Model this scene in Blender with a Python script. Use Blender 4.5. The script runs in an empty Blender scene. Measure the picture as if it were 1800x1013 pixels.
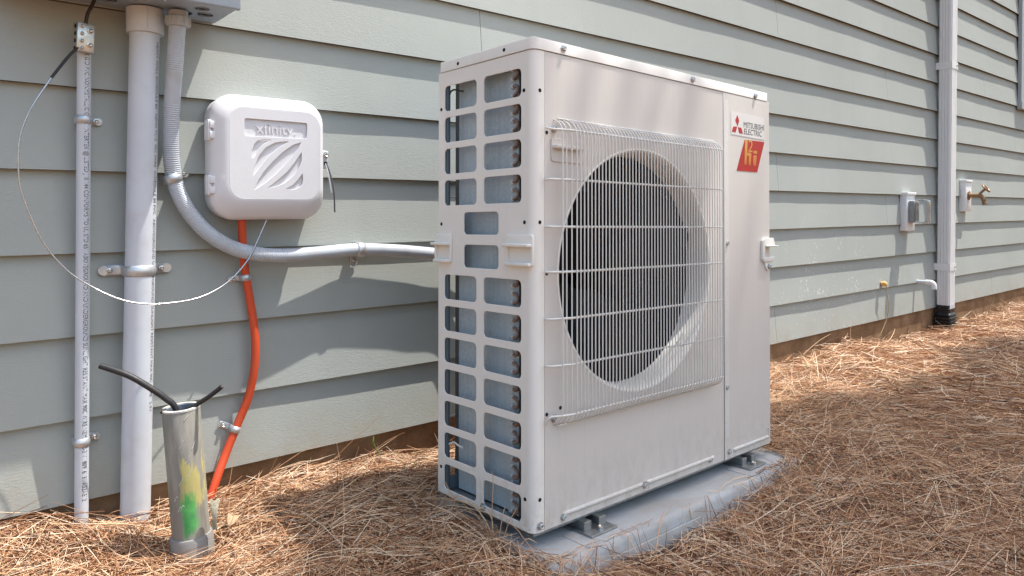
import bpy, bmesh, math, random
import numpy as np
from mathutils import Vector, Matrix, noise as mnoise

random.seed(7)
rng = np.random.default_rng(11)
S = bpy.context.scene
COL = S.collection
R = math.radians

# ------------------------------------------------------------------ camera
CAM = Vector((-0.9614, -1.085, 0.6669))
FPX, PPX, PPY = 1259.92, 900.0, 506.5 - 122.56      # focal length / principal point of the 1800 px photograph
RT = Vector((0.768123, -0.640302, 0.000600))
UP = Vector((0.009079, 0.011829, 0.999889))
FW = Vector((0.640238, 0.768032, -0.014899))
cam = bpy.data.cameras.new('camera')
cam.sensor_width = 36.0
cam.lens = 36.0 * FPX / 1800.0
cam.shift_y = -122.56 / 1800.0
cam.clip_start, cam.clip_end = 0.05, 400.0
cam_o = bpy.data.objects.new('camera', cam)
COL.objects.link(cam_o)
m3 = Matrix((RT, UP, -FW)).transposed()
cam_o.matrix_world = Matrix.Translation(CAM) @ m3.to_4x4()
S.camera = cam_o

# ------------------------------------------------------------------ sky, sun, exposure
SUN = Vector((-1.95, 1.0, -5.4)).normalized()        # the way the light travels
w = bpy.data.worlds.new('World'); S.world = w; w.use_nodes = True
nt = w.node_tree
sky = nt.nodes.new('ShaderNodeTexSky'); sky.sky_type = 'NISHITA'; sky.sun_disc = False
sky.sun_elevation = math.asin(-SUN.z)
sky.sun_rotation = math.atan2(-SUN.x, -SUN.y)
sky.air_density, sky.dust_density, sky.ozone_density = 1.6, 4.0, 0.6
bg = nt.nodes['Background']; bg.inputs['Strength'].default_value = 0.14
hsv = nt.nodes.new('ShaderNodeHueSaturation'); hsv.inputs['Saturation'].default_value = 1.25     # thin haze: a paler sky
nt.links.new(sky.outputs[0], hsv.inputs['Color']); nt.links.new(hsv.outputs[0], bg.inputs['Color'])
sl = bpy.data.lights.new('sun', 'SUN'); sl.energy = 3.2; sl.angle = R(0.53); sl.color = (1.0, 0.955, 0.885)
so = bpy.data.objects.new('sun', sl); COL.objects.link(so)
so.rotation_euler = SUN.to_track_quat('-Z', 'Y').to_euler(); so.location = (4, -4, 9)
S.view_settings.view_transform = 'Standard'; S.view_settings.look = 'None'
S.view_settings.exposure = 1.05; S.view_settings.gamma = 1.0

# ------------------------------------------------------------------ helpers
WALLY = 0.6867          # plane of the siding's lower board edges
EXPO = 0.178            # clapboard exposure
Z0 = 0.034              # lower edge of the first course

def ray(x, y):
    return RT * ((x - PPX) / FPX) - UP * ((y - PPY) / FPX) + FW
def WP(x, y, p=0.0):    # photo pixel -> point p metres in front of the siding
    v = ray(x, y); t = (WALLY - p - CAM.y) / v.y
    return CAM + v * t
UR = Matrix.Rotation(0.0329, 3, 'Z') @ Matrix.Rotation(0.0188, 3, 'Y') @ Matrix.Rotation(-0.0212, 3, 'X')
URT = UR.transposed()
def UP_(x, y, axis, val):   # photo pixel -> point on a face of the heat pump, in its own frame
    v = URT @ ray(x, y); c = URT @ CAM; t = (val - c[axis]) / v[axis]
    return c + v * t

def tag(o, label=None, cat=None, group=None, kind=None):
    if label: o['label'] = label
    if cat: o['category'] = cat
    if group: o['group'] = group
    if kind: o['kind'] = kind
    return o
def empty(name, loc=(0, 0, 0), parent=None):
    o = bpy.data.objects.new(name, None); COL.objects.link(o); o.location = loc; o.empty_display_size = .05
    o.parent = parent
    return o
def link(name, me, mat=None, parent=None, smooth=False, loc=None):
    o = bpy.data.objects.new(name, me); COL.objects.link(o)
    if mat is not None and not me.materials: me.materials.append(mat)
    if parent: o.parent = parent
    if loc is not None: o.location = loc
    if smooth: me.shade_smooth()
    return o
def mesh(name, v, f, mat=None, parent=None, smooth=False, loc=None):
    me = bpy.data.meshes.new(name); me.from_pydata([tuple(p) for p in v], [], f); me.validate(); me.update()
    return link(name, me, mat, parent, smooth, loc)
def from_bm(name, bm, mat=None, parent=None, smooth=False, loc=None, auto=None):
    me = bpy.data.meshes.new(name); bm.normal_update(); bm.to_mesh(me); bm.free()
    o = link(name, me, mat, parent, smooth, loc)
    if auto: sharp(me, auto)
    return o
def sharp(me, deg=35):
    me.shade_smooth()
    bm = bmesh.new(); bm.from_mesh(me)
    for e in bm.edges:
        e.smooth = not (len(e.link_faces) == 2 and e.calc_face_angle(0) > R(deg))
    bm.to_mesh(me); bm.free()
def bm_box(bm, a, b, bev=0.0, seg=2):
    r = bmesh.ops.create_cube(bm, size=1.0)
    for v in r['verts']:
        v.co = Vector(((a[0]+b[0])/2 + v.co.x*(b[0]-a[0]), (a[1]+b[1])/2 + v.co.y*(b[1]-a[1]), (a[2]+b[2])/2 + v.co.z*(b[2]-a[2])))
    if bev > 0:
        es = list({e for v in r['verts'] for e in v.link_edges})
        bmesh.ops.bevel(bm, geom=es, offset=bev, segments=seg, profile=.5, affect='EDGES')
def box(name, a, b, mat, parent=None, bev=0.0, seg=2, loc=None):
    bm = bmesh.new(); bm_box(bm, a, b, bev, seg)
    o = from_bm(name, bm, mat, parent, loc=loc)
    if bev: sharp(o.data, 50)
    return o
def spline(pts, n):
    P = [Vector(p) for p in pts]; P = [P[0]*2-P[1]] + P + [P[-1]*2-P[-2]]
    out = []
    for i in range(1, len(P)-2):
        for k in range(n):
            t = k/n; a, b, c, d = P[i-1], P[i], P[i+1], P[i+2]
            out.append(.5*((2*b)+(c-a)*t+(2*a-5*b+4*c-d)*t*t+(3*b-a-3*c+d)*t**3))
    out.append(P[-2]); return out
def tube_data(pts, rad, seg=12, caps=True):
    pts = [Vector(p) for p in pts]; n = len(pts); v, f = [], []
    tang = [(pts[min(i+1, n-1)]-pts[max(i-1, 0)]).normalized() for i in range(n)]
    up = Vector((0, 0, 1)) if abs(tang[0].z) < .9 else Vector((1, 0, 0))
    nrm = (up - tang[0]*up.dot(tang[0])).normalized()
    for i in range(n):
        nrm = (nrm - tang[i]*nrm.dot(tang[i])).normalized(); b = tang[i].cross(nrm)
        r = rad[i] if hasattr(rad, '__len__') else rad
        for k in range(seg):
            a = 2*math.pi*k/seg
            v.append(pts[i] + (nrm*math.cos(a) + b*math.sin(a))*r)
    for i in range(n-1):
        for k in range(seg):
            k2 = (k+1) % seg
            f.append((i*seg+k, i*seg+k2, (i+1)*seg+k2, (i+1)*seg+k))
    if caps:
        f.append(tuple(range(seg))[::-1]); f.append(tuple((n-1)*seg+k for k in range(seg)))
    return v, f
def tube(name, pts, rad, mat, parent=None, seg=12, caps=True):
    v, f = tube_data(pts, rad, seg, caps)
    o = mesh(name, v, f, mat, parent); sharp(o.data, 50); return o
def frame_from(d, up=(0, 0, 1)):
    d = Vector(d).normalized(); up = Vector(up)
    if abs(d.dot(up)) > .95: up = Vector((1, 0, 0))
    x = up.cross(d).normalized(); y = d.cross(x)
    return Matrix((x, y, d)).transposed()
def lathe_data(prof, seg, o=(0, 0, 0), d=(0, 0, 1), closed=False):
    M = frame_from(d); o = Vector(o); v, f = [], []
    for r, h in prof:
        for k in range(seg):
            a = 2*math.pi*k/seg; v.append(o + M @ Vector((r*math.cos(a), r*math.sin(a), h)))
    m = len(prof)
    for i in range(m if closed else m-1):
        j = (i+1) % m
        for k in range(seg):
            k2 = (k+1) % seg; f.append((i*seg+k, i*seg+k2, j*seg+k2, j*seg+k))
    if not closed:
        f.append(tuple(range(seg))[::-1]); f.append(tuple((m-1)*seg+k for k in range(seg)))
    return v, f
def lathe(name, prof, mat, parent=None, seg=24, o=(0, 0, 0), d=(0, 0, 1), closed=False, auto=40):
    v, f = lathe_data(prof, seg, o, d, closed)
    ob = mesh(name, v, f, mat, parent); 
    bm = bmesh.new(); bm.from_mesh(ob.data); bmesh.ops.recalc_face_normals(bm, faces=bm.faces); bm.to_mesh(ob.data); bm.free()
    sharp(ob.data, auto); return ob
def rrect(x0, y0, x1, y1, r, n=5):
    out = []
    for cx, cy, a0 in ((x1-r, y1-r, 0), (x0+r, y1-r, 90), (x0+r, y0+r, 180), (x1-r, y0+r, 270)):
        for k in range(n+1):
            a = R(a0 + 90*k/n); out.append((cx+r*math.cos(a), cy+r*math.sin(a)))
    return out
def circ(cx, cy, r, n=64):
    return [(cx+r*math.cos(2*math.pi*k/n), cy+r*math.sin(2*math.pi*k/n)) for k in range(n)]
def plate_mesh(loops, thick, bev=0.0):      # flat plate with holes, in XY, centred on z=0
    c = bpy.data.curves.new('tmp', 'CURVE'); c.dimensions = '2D'; c.fill_mode = 'BOTH'
    c.extrude = max(thick/2 - bev, 0); c.bevel_depth = bev; c.bevel_resolution = 1; c.offset = -bev
    for lp in loops:
        s = c.splines.new('POLY'); s.points.add(len(lp)-1); s.use_cyclic_u = True
        for p, q in zip(s.points, lp): p.co = (q[0], q[1], 0, 1)
    return curve_to_mesh(c)
def curve_to_mesh(c):
    o = bpy.data.objects.new('tmp', c); COL.objects.link(o)
    dg = bpy.context.evaluated_depsgraph_get(); dg.update()
    me = bpy.data.meshes.new_from_object(o.evaluated_get(dg))
    bpy.data.objects.remove(o); bpy.data.curves.remove(c)
    bm = bmesh.new(); bm.from_mesh(me); bmesh.ops.remove_doubles(bm, verts=bm.verts, dist=1e-6)
    bm.to_mesh(me); bm.free(); me.materials.clear()
    return me
def text_mesh(body, size, extrude=0.0, align='LEFT', space=1.0, res=2, spw=1.0):
    c = bpy.data.curves.new('tmp', 'FONT'); c.body = body; c.size = size; c.extrude = extrude
    c.align_x = align; c.resolution_u = res; c.space_character = space; c.space_word = spw; c.offset = 0.0
    return curve_to_mesh(c)
def xform(me, fn):
    for v in me.vertices: v.co = fn(v.co)
    me.update(); return me

# ------------------------------------------------------------------ materials
def new_mat(name, col, rough=.5, metal=0.0, spec=.5):
    m = bpy.data.materials.new(name); m.use_nodes = True; b = m.node_tree.nodes['Principled BSDF']
    b.inputs['Base Color'].default_value = (*col, 1); b.inputs['Roughness'].default_value = rough
    b.inputs['Metallic'].default_value = metal; b.inputs['Specular IOR Level'].default_value = spec
    return m
class N:
    def __init__(s, m): s.t = m.node_tree; s.b = s.t.nodes['Principled BSDF']
    def n(s, typ, **k):
        nd = s.t.nodes.new(typ)
        for a, v in k.items(): setattr(nd, a, v)
        return nd
    def l(s, a, b): s.t.links.new(a, b)
    def coord(s, kind='Object', scale=(1, 1, 1), loc=(0, 0, 0)):
        tc = s.n('ShaderNodeTexCoord'); mp = s.n('ShaderNodeMapping')
        mp.inputs['Scale'].default_value = scale; mp.inputs['Location'].default_value = loc
        s.l(tc.outputs[kind], mp.inputs['Vector']); return mp.outputs[0]
    def noise(s, vec, scale, detail=4, rough=.55):
        nd = s.n('ShaderNodeTexNoise'); nd.inputs['Scale'].default_value = scale
        nd.inputs['Detail'].default_value = detail; nd.inputs['Roughness'].default_value = rough
        s.l(vec, nd.inputs['Vector']); return nd.outputs['Fac']
    def ramp(s, fac, stops, interp='LINEAR'):
        r = s.n('ShaderNodeValToRGB'); r.color_ramp.interpolation = interp
        el = r.color_ramp.elements
        while len(el) < len(stops): el.new(.5)
        for e, (p, c) in zip(el, stops): e.position = p; e.color = (*c, 1) if len(c) == 3 else c
        s.l(fac, r.inputs[0]); return r.outputs[0]
    def rng(s, fac, a, b, c, d):
        r = s.n('ShaderNodeMapRange'); r.inputs[1].default_value = a; r.inputs[2].default_value = b
        r.inputs[3].default_value = c; r.inputs[4].default_value = d; s.l(fac, r.inputs[0]); return r.outputs[0]
    def mix(s, fac, a, b, mode='MIX'):
        m = s.n('ShaderNodeMix', data_type='RGBA', blend_type=mode)
        for sock, v in ((m.inputs[0], fac), (m.inputs[6], a), (m.inputs[7], b)):
            if hasattr(v, 'is_linked') or hasattr(v, 'links'): s.l(v, sock)
            else: sock.default_value = v if not isinstance(v, tuple) else ((*v, 1) if len(v) == 3 else v)
        return m.outputs[2]
    def math(s, op, a, b=0.0):
        m = s.n('ShaderNodeMath', operation=op)
        for sock, v in ((m.inputs[0], a), (m.inputs[1], b)):
            if hasattr(v, 'links'): s.l(v, sock)
            else: sock.default_value = v
        return m.outputs[0]
    def sep(s, vec):
        q = s.n('ShaderNodeSeparateXYZ'); s.l(vec, q.inputs[0]); return q.outputs
    def bump(s, h, dist, strength=1.0):
        b = s.n('ShaderNodeBump'); b.inputs['Distance'].default_value = dist; b.inputs['Strength'].default_value = strength
        s.l(h, b.inputs['Height']); s.l(b.outputs[0], s.b.inputs['Normal']); return b

def plastic(name, col, rough=.45, var=.05, bump=.0002, scale=30, dirt=None):
    m = new_mat(name, col, rough); q = N(m); c = q.coord()
    n1 = q.noise(c, 6, 5); n2 = q.noise(c, scale*8, 3)
    f = q.rng(n1, .3, .7, 1-var, 1+var)
    mm = q.n('ShaderNodeVectorMath', operation='SCALE'); mm.inputs[0].default_value = col; q.l(f, mm.inputs['Scale'])
    out = mm.outputs[0]
    if dirt:
        k = q.rng(q.noise(c, 14, 6, .65), .52, .75, 0, dirt[1]); out = q.mix(k, out, dirt[0])
    q.l(out, q.b.inputs['Base Color'])
    q.l(q.rng(n2, .3, .7, rough-.06, rough+.08), q.b.inputs['Roughness'])
    if bump: q.bump(n2, bump)
    return m
def metal(name, col, rough=.3, var=.12):
    m = new_mat(name, col, rough, 1.0); q = N(m); c = q.coord()
    n1 = q.noise(c, 60, 5); n2 = q.noise(c, 300, 2)
    q.l(q.rng(n1, .3, .7, rough-var, rough+var), q.b.inputs['Roughness'])
    q.l(q.mix(q.rng(n1, .35, .7, 0, .5), col, tuple(x*.6 for x in col)), q.b.inputs['Base Color'])
    q.bump(n2, .0002); return m

# siding: painted fibre cement with an embossed grain
M_SIDE = new_mat('siding_paint', (.40, .42, .385), .62, spec=.35)
q = N(M_SIDE)
cs = q.coord('Object', (1.0, 1.0, 3.2)); cu = q.coord('Object')
g1 = q.noise(cs, 95, 5, .62); g2 = q.noise(cu, 260, 3); g3 = q.noise(cu, 1.4, 4)
streak = q.noise(q.coord('Object', (14, 14, .8)), 1.0, 4)
colr = q.ramp(g3, [(.3, (.362, .388, .364)), (.7, (.408, .434, .408))])
colr = q.mix(q.rng(streak, .5, .8, 0, .22), colr, (.335, .35, .325))
x_, y_, z_ = q.sep(cu)
spat = q.math('MULTIPLY', q.rng(x_, 1.75, 2.3, 0, 1), q.rng(x_, 2.8, 3.7, 1, 0))
spat = q.math('MULTIPLY', spat, q.rng(z_, .35, .75, 1, 0))
vor = q.n('ShaderNodeTexVoronoi'); vor.inputs['Scale'].default_value = 58; q.l(q.coord('Object', (1, .2, 1)), vor.inputs['Vector'])
dots = q.math('LESS_THAN', vor.outputs['Distance'], q.rng(q.noise(cu, 6, 4, .7), .40, .66, 0, .34))
colr = q.mix(q.math('MULTIPLY', dots, q.math('MULTIPLY', spat, .55)), colr, (.74, .73, .68))
low = q.math('MULTIPLY', q.rng(z_, .03, .17, 1, 0), q.rng(q.noise(cu, 9, 5, .7), .35, .75, 0, .55))
colr = q.mix(low, colr, (.33, .27, .19))
q.l(colr, q.b.inputs['Base Color'])
hh = q.math('ADD', q.math('MULTIPLY', g1, 1.0), q.math('MULTIPLY', g2, .25))
q.bump(hh, .0008, .8)
M_LAPSHADE = plastic('siding_lap_shade', (.085, .07, .05), .9)  # dark underside: the shade line below each lap is put into the colour
# foundation
M_FOUND = new_mat('foundation_render', (.36, .26, .17), .9, spec=.2); q = N(M_FOUND); c = q.coord()
q.l(q.ramp(q.noise(c, 7, 6, .65), [(.3, (.15, .085, .045)), (.55, (.27, .165, .090)), (.75, (.37, .26, .165))]), q.b.inputs['Base Color'])
q.bump(q.noise(c, 90, 5), .002)
M_SOIL = new_mat('soil', (.09, .05, .03), .95, spec=.1); q = N(M_SOIL); c = q.coord()
q.l(q.ramp(q.noise(c, 40, 6, .7), [(.3, (.12, .062, .034)), (.5, (.24, .135, .075)), (.75, (.40, .24, .135))]), q.b.inputs['Base Color'])
q.bump(q.noise(c, 120, 5), .006)
# straw: colour varies from needle to needle
def straw_mat(name, stops):
    m = new_mat(name, (.3, .18, .09), .55, spec=.35); q = N(m)
    at = q.n('ShaderNodeAttribute'); at.attribute_name = 'tint'
    q.l(q.ramp(at.outputs['Fac'], stops), q.b.inputs['Base Color']); return m
M_STRAW = straw_mat('pine_straw', [(0, (.080, .031, .015)), (.22, (.32, .15, .075)), (.45, (.63, .35, .19)), (.75, (.84, .58, .365)), (1, (.92, .78, .60))])
# unit
M_UNIT = new_mat('unit_enamel', (.88, .85, .795), .36); q = N(M_UNIT); c = q.coord()
q.bump(q.noise(c, 700, 2), .00008)
str1 = q.noise(q.coord('Object', (60, 60, .6)), 1.0, 4, .6)
q.l(q.mix(q.rng(str1, .55, .8, 0, .12), (.88, .85, .795), (.64, .62, .58)), q.b.inputs['Base Color'])
q.l(q.rng(q.noise(c, 25, 4), .3, .7, .30, .46), q.b.inputs['Roughness'])
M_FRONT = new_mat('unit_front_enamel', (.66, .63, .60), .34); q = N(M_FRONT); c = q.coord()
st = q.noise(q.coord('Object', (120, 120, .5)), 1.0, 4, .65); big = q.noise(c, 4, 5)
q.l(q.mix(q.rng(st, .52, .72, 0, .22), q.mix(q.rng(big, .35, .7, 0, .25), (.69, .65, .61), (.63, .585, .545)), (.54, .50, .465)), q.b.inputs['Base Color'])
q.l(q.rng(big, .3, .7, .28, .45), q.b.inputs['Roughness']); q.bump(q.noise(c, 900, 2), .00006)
for m_ in (M_UNIT, M_FRONT):
    q = N(m_); c = q.coord(); zc = q.sep(c)[2]
    src = q.b.inputs['Base Color'].links[0].from_socket
    g_ = q.math('MULTIPLY', q.rng(zc, 0, .16, 1, 0), q.rng(q.noise(q.coord('Object', (1, 1, .5)), 38, 6, .72), .42, .72, 0, .55))
    rust = q.math('MULTIPLY', q.rng(zc, .002, .03, 1, 0), q.rng(q.noise(c, 60, 4, .7), .60, .68, 0, .6))
    q.l(q.mix(rust, q.mix(g_, src, (.46, .38, .30)), (.38, .20, .09)), q.b.inputs['Base Color'])
M_WIRE = plastic('coated_wire', (.74, .72, .68), .4)
M_COIL = new_mat('coil_plate_zinc', (.46, .54, .60), .42, .2); q = N(M_COIL); c = q.coord()
q.l(q.mix(q.rng(q.noise(c, 130, 5, .7), .38, .66, 0, .8), q.mix(q.rng(q.noise(q.coord('Object', (1, 40, .7)), 2.0, 5, .6), .42, .68, 0, .6), (.46, .54, .60), (.33, .39, .43)), (.34, .41, .46)), q.b.inputs['Base Color'])
q.l(q.rng(q.noise(c, 45, 4), .3, .7, .32, .55), q.b.inputs['Roughness'])
M_FIN = plastic('coil_fins', (.08, .095, .11), .6)
M_POST = plastic('blue_grey_post', (.075, .105, .125), .5)
M_COPPER = plastic('copper_tube', (.22, .14, .11), .4, .15)
M_FAN = new_mat('fan_black', (.006, .006, .007), .75, spec=.15)
M_BASE = metal('galvanised_base', (.42, .44, .45), .5)
M_PAD = plastic('pad_grey', (.45, .465, .475), .66, .12, .0008, 40, dirt=((.36, .29, .21), .55))
q = N(M_PAD); c = q.coord(); src = q.b.inputs['Base Color'].links[0].from_socket
st_ = q.rng(q.noise(q.coord('Object', (1, 2.5, 1)), 9, 6, .7), .45, .70, 0, .6); q.l(q.mix(st_, src, (.40, .39, .37)), q.b.inputs['Base Color'])
q.bump(q.noise(c, 420, 4, .7), .0012)
M_GALV = metal('zinc_strap', (.66, .68, .70), .42); M_GALV.node_tree.nodes['Principled BSDF'].inputs['Metallic'].default_value = .65
M_SCREW = metal('steel_screw', (.62, .62, .62), .28)
M_HOLE = new_mat('dark_hole', (.01, .01, .01), .9)
M_PVC = plastic('grey_pvc', (.60, .635, .69), .38, .05, .00008, dirt=((.42, .41, .39), .35))
M_PVCD = plastic('weathered_pvc_collar', (.42, .43, .45), .5)
M_FLEX = plastic('liquidtight_grey', (.50, .54, .59), .42, .06, dirt=((.40, .36, .30), .5))
M_BOXM = plastic('meter_box_paint', (.30, .35, .41), .4, .04)
M_WHITE = plastic('white_box_plastic', (.74, .74, .765), .42, .02, .00015)
M_WHITE2 = plastic('white_pvc', (.78, .79, .80), .35, .03)
M_INK = new_mat('black_ink', (.03, .03, .035), .6)
M_ORANGE = plastic('orange_tube', (.62, .075, .022), .45, .10, dirt=((.50, .13, .07), .3))
M_BLACK = plastic('black_cable', (.022, .022, .024), .5)
M_BOOT = plastic('black_boot', (.014, .014, .015), .42)
M_ALU = plastic('white_aluminium', (.80, .80, .80), .33, .03, .0001)
M_BRASS = metal('old_brass', (.34, .22, .13), .5)
M_RED = new_mat('sticker_red', (.45, .02, .022), .35)
M_STICK = new_mat('sticker_white', (.74, .72, .70), .3)
M_TRIM = plastic('window_trim', (.36, .40, .42), .5)
M_STEELW = metal('bare_wire', (.60, .62, .65), .3)
M_CLEAR = new_mat('clear_cover', (.95, .96, .97), .08); M_CLEAR.node_tree.nodes['Principled BSDF'].inputs['Transmission Weight'].default_value = 1.0
M_CLEAR.node_tree.nodes['Principled BSDF'].inputs['IOR'].default_value = 1.2
M_GREYP = plastic('grey_cover', (.25, .26, .27), .5)
M_FOAM = plastic('yellow_foam', (.72, .45, .16), .8, .2, .002)
M_STRING = plastic('tan_string', (.45, .33, .16), .8)
M_GREEN = plastic('sprout_green', (.16, .28, .05), .5)
M_TAPE = plastic('old_tape', (.44, .40, .29), .8, .2, .002)
M_SCRAP = plastic('dry_leaf', (.46, .33, .20), .8, .2, .002)
M_ROOF = plastic('roof_shingle', (.06, .055, .05), .9)
M_BARK = plastic('pine_bark', (.11, .075, .05), .9, .3, .01)
M_NEEDLE = straw_mat('pine_foliage', [(0, (.03, .055, .018)), (.6, (.05, .085, .025)), (1, (.08, .12, .035))])
M_GOLD = new_mat('sticker_gold', (.62, .34, .07), .35); q = N(M_GOLD)
_, _, zz = q.sep(q.coord()); q.l(q.ramp(q.rng(zz, .785, .88, 0, 1), [(0, (.45, .03, .03)), (.35, (.60, .22, .05)), (1, (.66, .40, .10))]), q.b.inputs['Base Color'])

# ------------------------------------------------------------------ ground
CP = np.array([(-.83, .7, .012), (-.6, .66, -.016), (-.4, .69, -.02), (-.27, .69, -.010), (-.08, .69, -.030), (.24, .69, -.062),
    (1.0, .69, -.075), (2.1, .69, -.062), (2.6, .69, -.038), (3.35, .69, -.096), (4, .69, -.093), (5.9, .69, -.086), (-.53, .46, -.055),
    (-.25, .45, -.035), (-.12, .3, -.034), (-.05, .2, -.030), (-.06, .05, -.034), (-.09, -.06, -.05), (-.2, 0, -.055), (0, -.14, -.085), (.25, -.12, -.100), (.5, -.12, -.100), (.7, -.12, -.090), (.9, -.12, -.07), (1.07, 0, -.055), (1.07, .3, -.05),
    (.3, .5, -.07), (2, 0, -.09), (4, 0, -.1), (6, 0, -.1), (0, -.8, -.1), (2, -1.2, -.1), (-1.5, 0, -.06), (-1.5, .6, .0), (-.9, .4, -.03), (8, .6, -.1), (8, -2, -.1), (-3, -2, -.1)])
def gz(x, y):
    x = np.asarray(x, float); y = np.asarray(y, float)
    d2 = (x[..., None]-CP[:, 0])**2 + (y[..., None]-CP[:, 1])**2 + .004
    wgt = 1/d2**1.6
    z = (wgt*CP[:, 2]).sum(-1)/wgt.sum(-1)
    return z + .006*np.sin(7*x+1.3*y)*np.sin(9*y-2*x+.6) + .004*np.sin(23*x)*np.sin(19*y+1)
xs = np.concatenate([[-90, -40, -15, -6], np.arange(-3, 8.01, .06), [10, 16, 40, 90]])
ys = np.concatenate([[-90, -40, -15, -6], np.arange(-3, .901, .06), [6, 16, 40, 90]])
GX, GY = np.meshgrid(xs, ys, indexing='ij'); GZ = gz(GX, GY) - .022
vs = np.stack([GX, GY, GZ], -1).reshape(-1, 3); ny = len(ys)
fs = [(i*ny+j, (i+1)*ny+j, (i+1)*ny+j+1, i*ny+j+1) for i in range(len(xs)-1) for j in range(ny-1)]
g = mesh('ground', vs, fs, M_SOIL, smooth=True); tag(g, kind='structure')

# ------------------------------------------------------------------ house: boards, foundation, eave
house = tag(empty('house', (0, WALLY, -.12)), 'grey-green house wall of lapped boards over a low tan foundation', 'house')
def hchild(o): o.parent = house; o.matrix_parent_inverse = Matrix.Translation((0, -WALLY, .12)); return o
XL, XR, NC = -3.6, 8.4, 30
BT = .0145
joints = {k: [] for k in range(NC)}
for px_, py_ in ((1369, 30), (848, 60), (1561, 160), (1369, 300), (1561, 350), (1366, 590), (1560, 520)):
    p = WP(px_, py_); joints[int((p.z-Z0)//EXPO)].append(p.x)
extra = {0: [5.1], 1: [-2.4, 6.2], 2: [5.9], 3: [-1.9, 7.1], 4: [5.0], 5: [-2.2, 6.9], 6: [5.6, -1.6], 7: [7.5], 8: [4.9, -1.4]}
for k in range(NC):
    js = sorted(joints[k] + extra.get(k, []) + ([] if k < 9 else [random.uniform(-2, 0), random.uniform(2, 4), random.uniform(5, 7)]))
    js2 = []
    for j in js:
        if not js2 or j - js2[-1] > .3: js2.append(j)
    ends = [XL] + js2 + [XR]
    zb = Z0 + k*EXPO
    for a, b in zip(ends[:-1], ends[1:]):
        a2, b2 = a + .0009, b - .0009
        n = max(2, int((b2-a2)/.14)); v, f = [], []
        for i in range(n+1):
            x = a2 + (b2-a2)*i/n
            wob = .0020*mnoise.noise(Vector((x*1.3, k*7.7, 0))) + .0010*mnoise.noise(Vector((x*4.1, k*3.3, 5)))
            wz = .0012*mnoise.noise(Vector((x*.9, k*2.1, 9)))
            y0 = WALLY + max(min(wob, .0016), -.0022)
            v += [(x, y0, zb+wz), (x, y0+BT+.0045, zb+EXPO+.03), (x, y0+2*BT+.003, zb+EXPO+.03), (x, y0+BT-.001, zb+wz)]
        for i in range(n):
            for c_ in range(4):
                d_ = (c_+1) % 4; f.append((i*4+c_, i*4+d_, i*4+4+d_, i*4+4+c_)[::-1])
        f += [(0, 1, 2, 3)[::-1], (n*4+3, n*4+2, n*4+1, n*4)[::-1]]
        o = mesh('siding_board', v, f, M_SIDE); o.data.materials.append(M_LAPSHADE)
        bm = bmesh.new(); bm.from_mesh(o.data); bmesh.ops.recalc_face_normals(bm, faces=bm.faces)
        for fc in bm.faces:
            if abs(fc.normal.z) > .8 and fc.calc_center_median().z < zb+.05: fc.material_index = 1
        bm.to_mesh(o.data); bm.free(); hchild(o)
ZT = Z0 + NC*EXPO
hchild(box('wall_core', (XL+.01, WALLY+.036, -.3), (XR-.01, 6.5, ZT+.05), M_FOUND))
fv = []; nf = 80                                       # foundation face, slightly uneven
for i in range(nf+1):
    x = XL+.02 + (XR-XL-.04)*i/nf
    yo = WALLY + .016 + .003*mnoise.noise(Vector((x*2, 0, 3)))
    fv += [(x, yo, Z0+.02), (x, yo-.004, -.28), (x, WALLY+.036, -.28), (x, WALLY+.036, Z0+.02)]
ff = [(i*4+c_, i*4+(c_+1) % 4, i*4+4+(c_+1) % 4, i*4+4+c_) for i in range(nf) for c_ in range(4)]
hchild(mesh('foundation', fv, ff, M_FOUND))
hchild(box('soffit', (XL-.3, WALLY-.32, ZT+.03), (XR+.3, WALLY+.6, ZT+.05), M_ALU))
hchild(box('fascia', (XL-.3, WALLY-.34, ZT+.0), (XR+.3, WALLY-.322, ZT+.19), M_ALU))
hchild(mesh('roof', [(XL-.35, WALLY-.42, ZT+.2), (XR+.35, WALLY-.42, ZT+.2), (XR+.35, 3.6, ZT+2.0), (XL-.35, 3.6, ZT+2.0), (XL-.35, 6.9, ZT+.2), (XR+.35, 6.9, ZT+.2),
    (XL-.35, WALLY-.42, ZT+.26), (XR+.35, WALLY-.42, ZT+.26), (XR+.35, 3.6, ZT+2.06), (XL-.35, 3.6, ZT+2.06), (XL-.35, 6.9, ZT+.26), (XR+.35, 6.9, ZT+.26)],
    [(0, 1, 2, 3), (3, 2, 5, 4), (6, 9, 8, 7), (9, 10, 11, 8), (0, 6, 7, 1), (4, 5, 11, 10), (0, 3, 9, 6), (3, 4, 10, 9), (1, 7, 8, 2), (2, 8, 11, 5)], M_ROOF))
# edge of a window casing at the far right
wt = WP(1795, 178, .02); wb0 = wt.z
tr = empty('window_casing', (wt.x, WALLY, wt.z)); tag(tr, 'blue-grey window casing at the far right edge of the wall', 'window')
wx = wt.x
bm = bmesh.new(); bm_box(bm, (0, -.022, 0), (.09, .004, 1.5), .002); from_bm('side_trim', bm, M_TRIM, tr)
bm = bmesh.new(); bm_box(bm, (.9, -.022, 0), (.99, .004, 1.5), .002); from_bm('side_trim', bm, M_TRIM, tr)
bm = bmesh.new(); bm_box(bm, (-.01, -.03, -.06), (1.0, .004, -.001), .002); from_bm('sill', bm, M_TRIM, tr)
bm = bmesh.new(); bm_box(bm, (-.01, -.026, 1.501), (1.0, .004, 1.6), .002); from_bm('head_trim', bm, M_TRIM, tr)
bm = bmesh.new(); bm_box(bm, (.0905, -.006, .001), (.8995, .002, 1.5)); from_bm('pane', bm, new_mat('window_glass', (.03, .04, .05), .05), tr)

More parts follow.
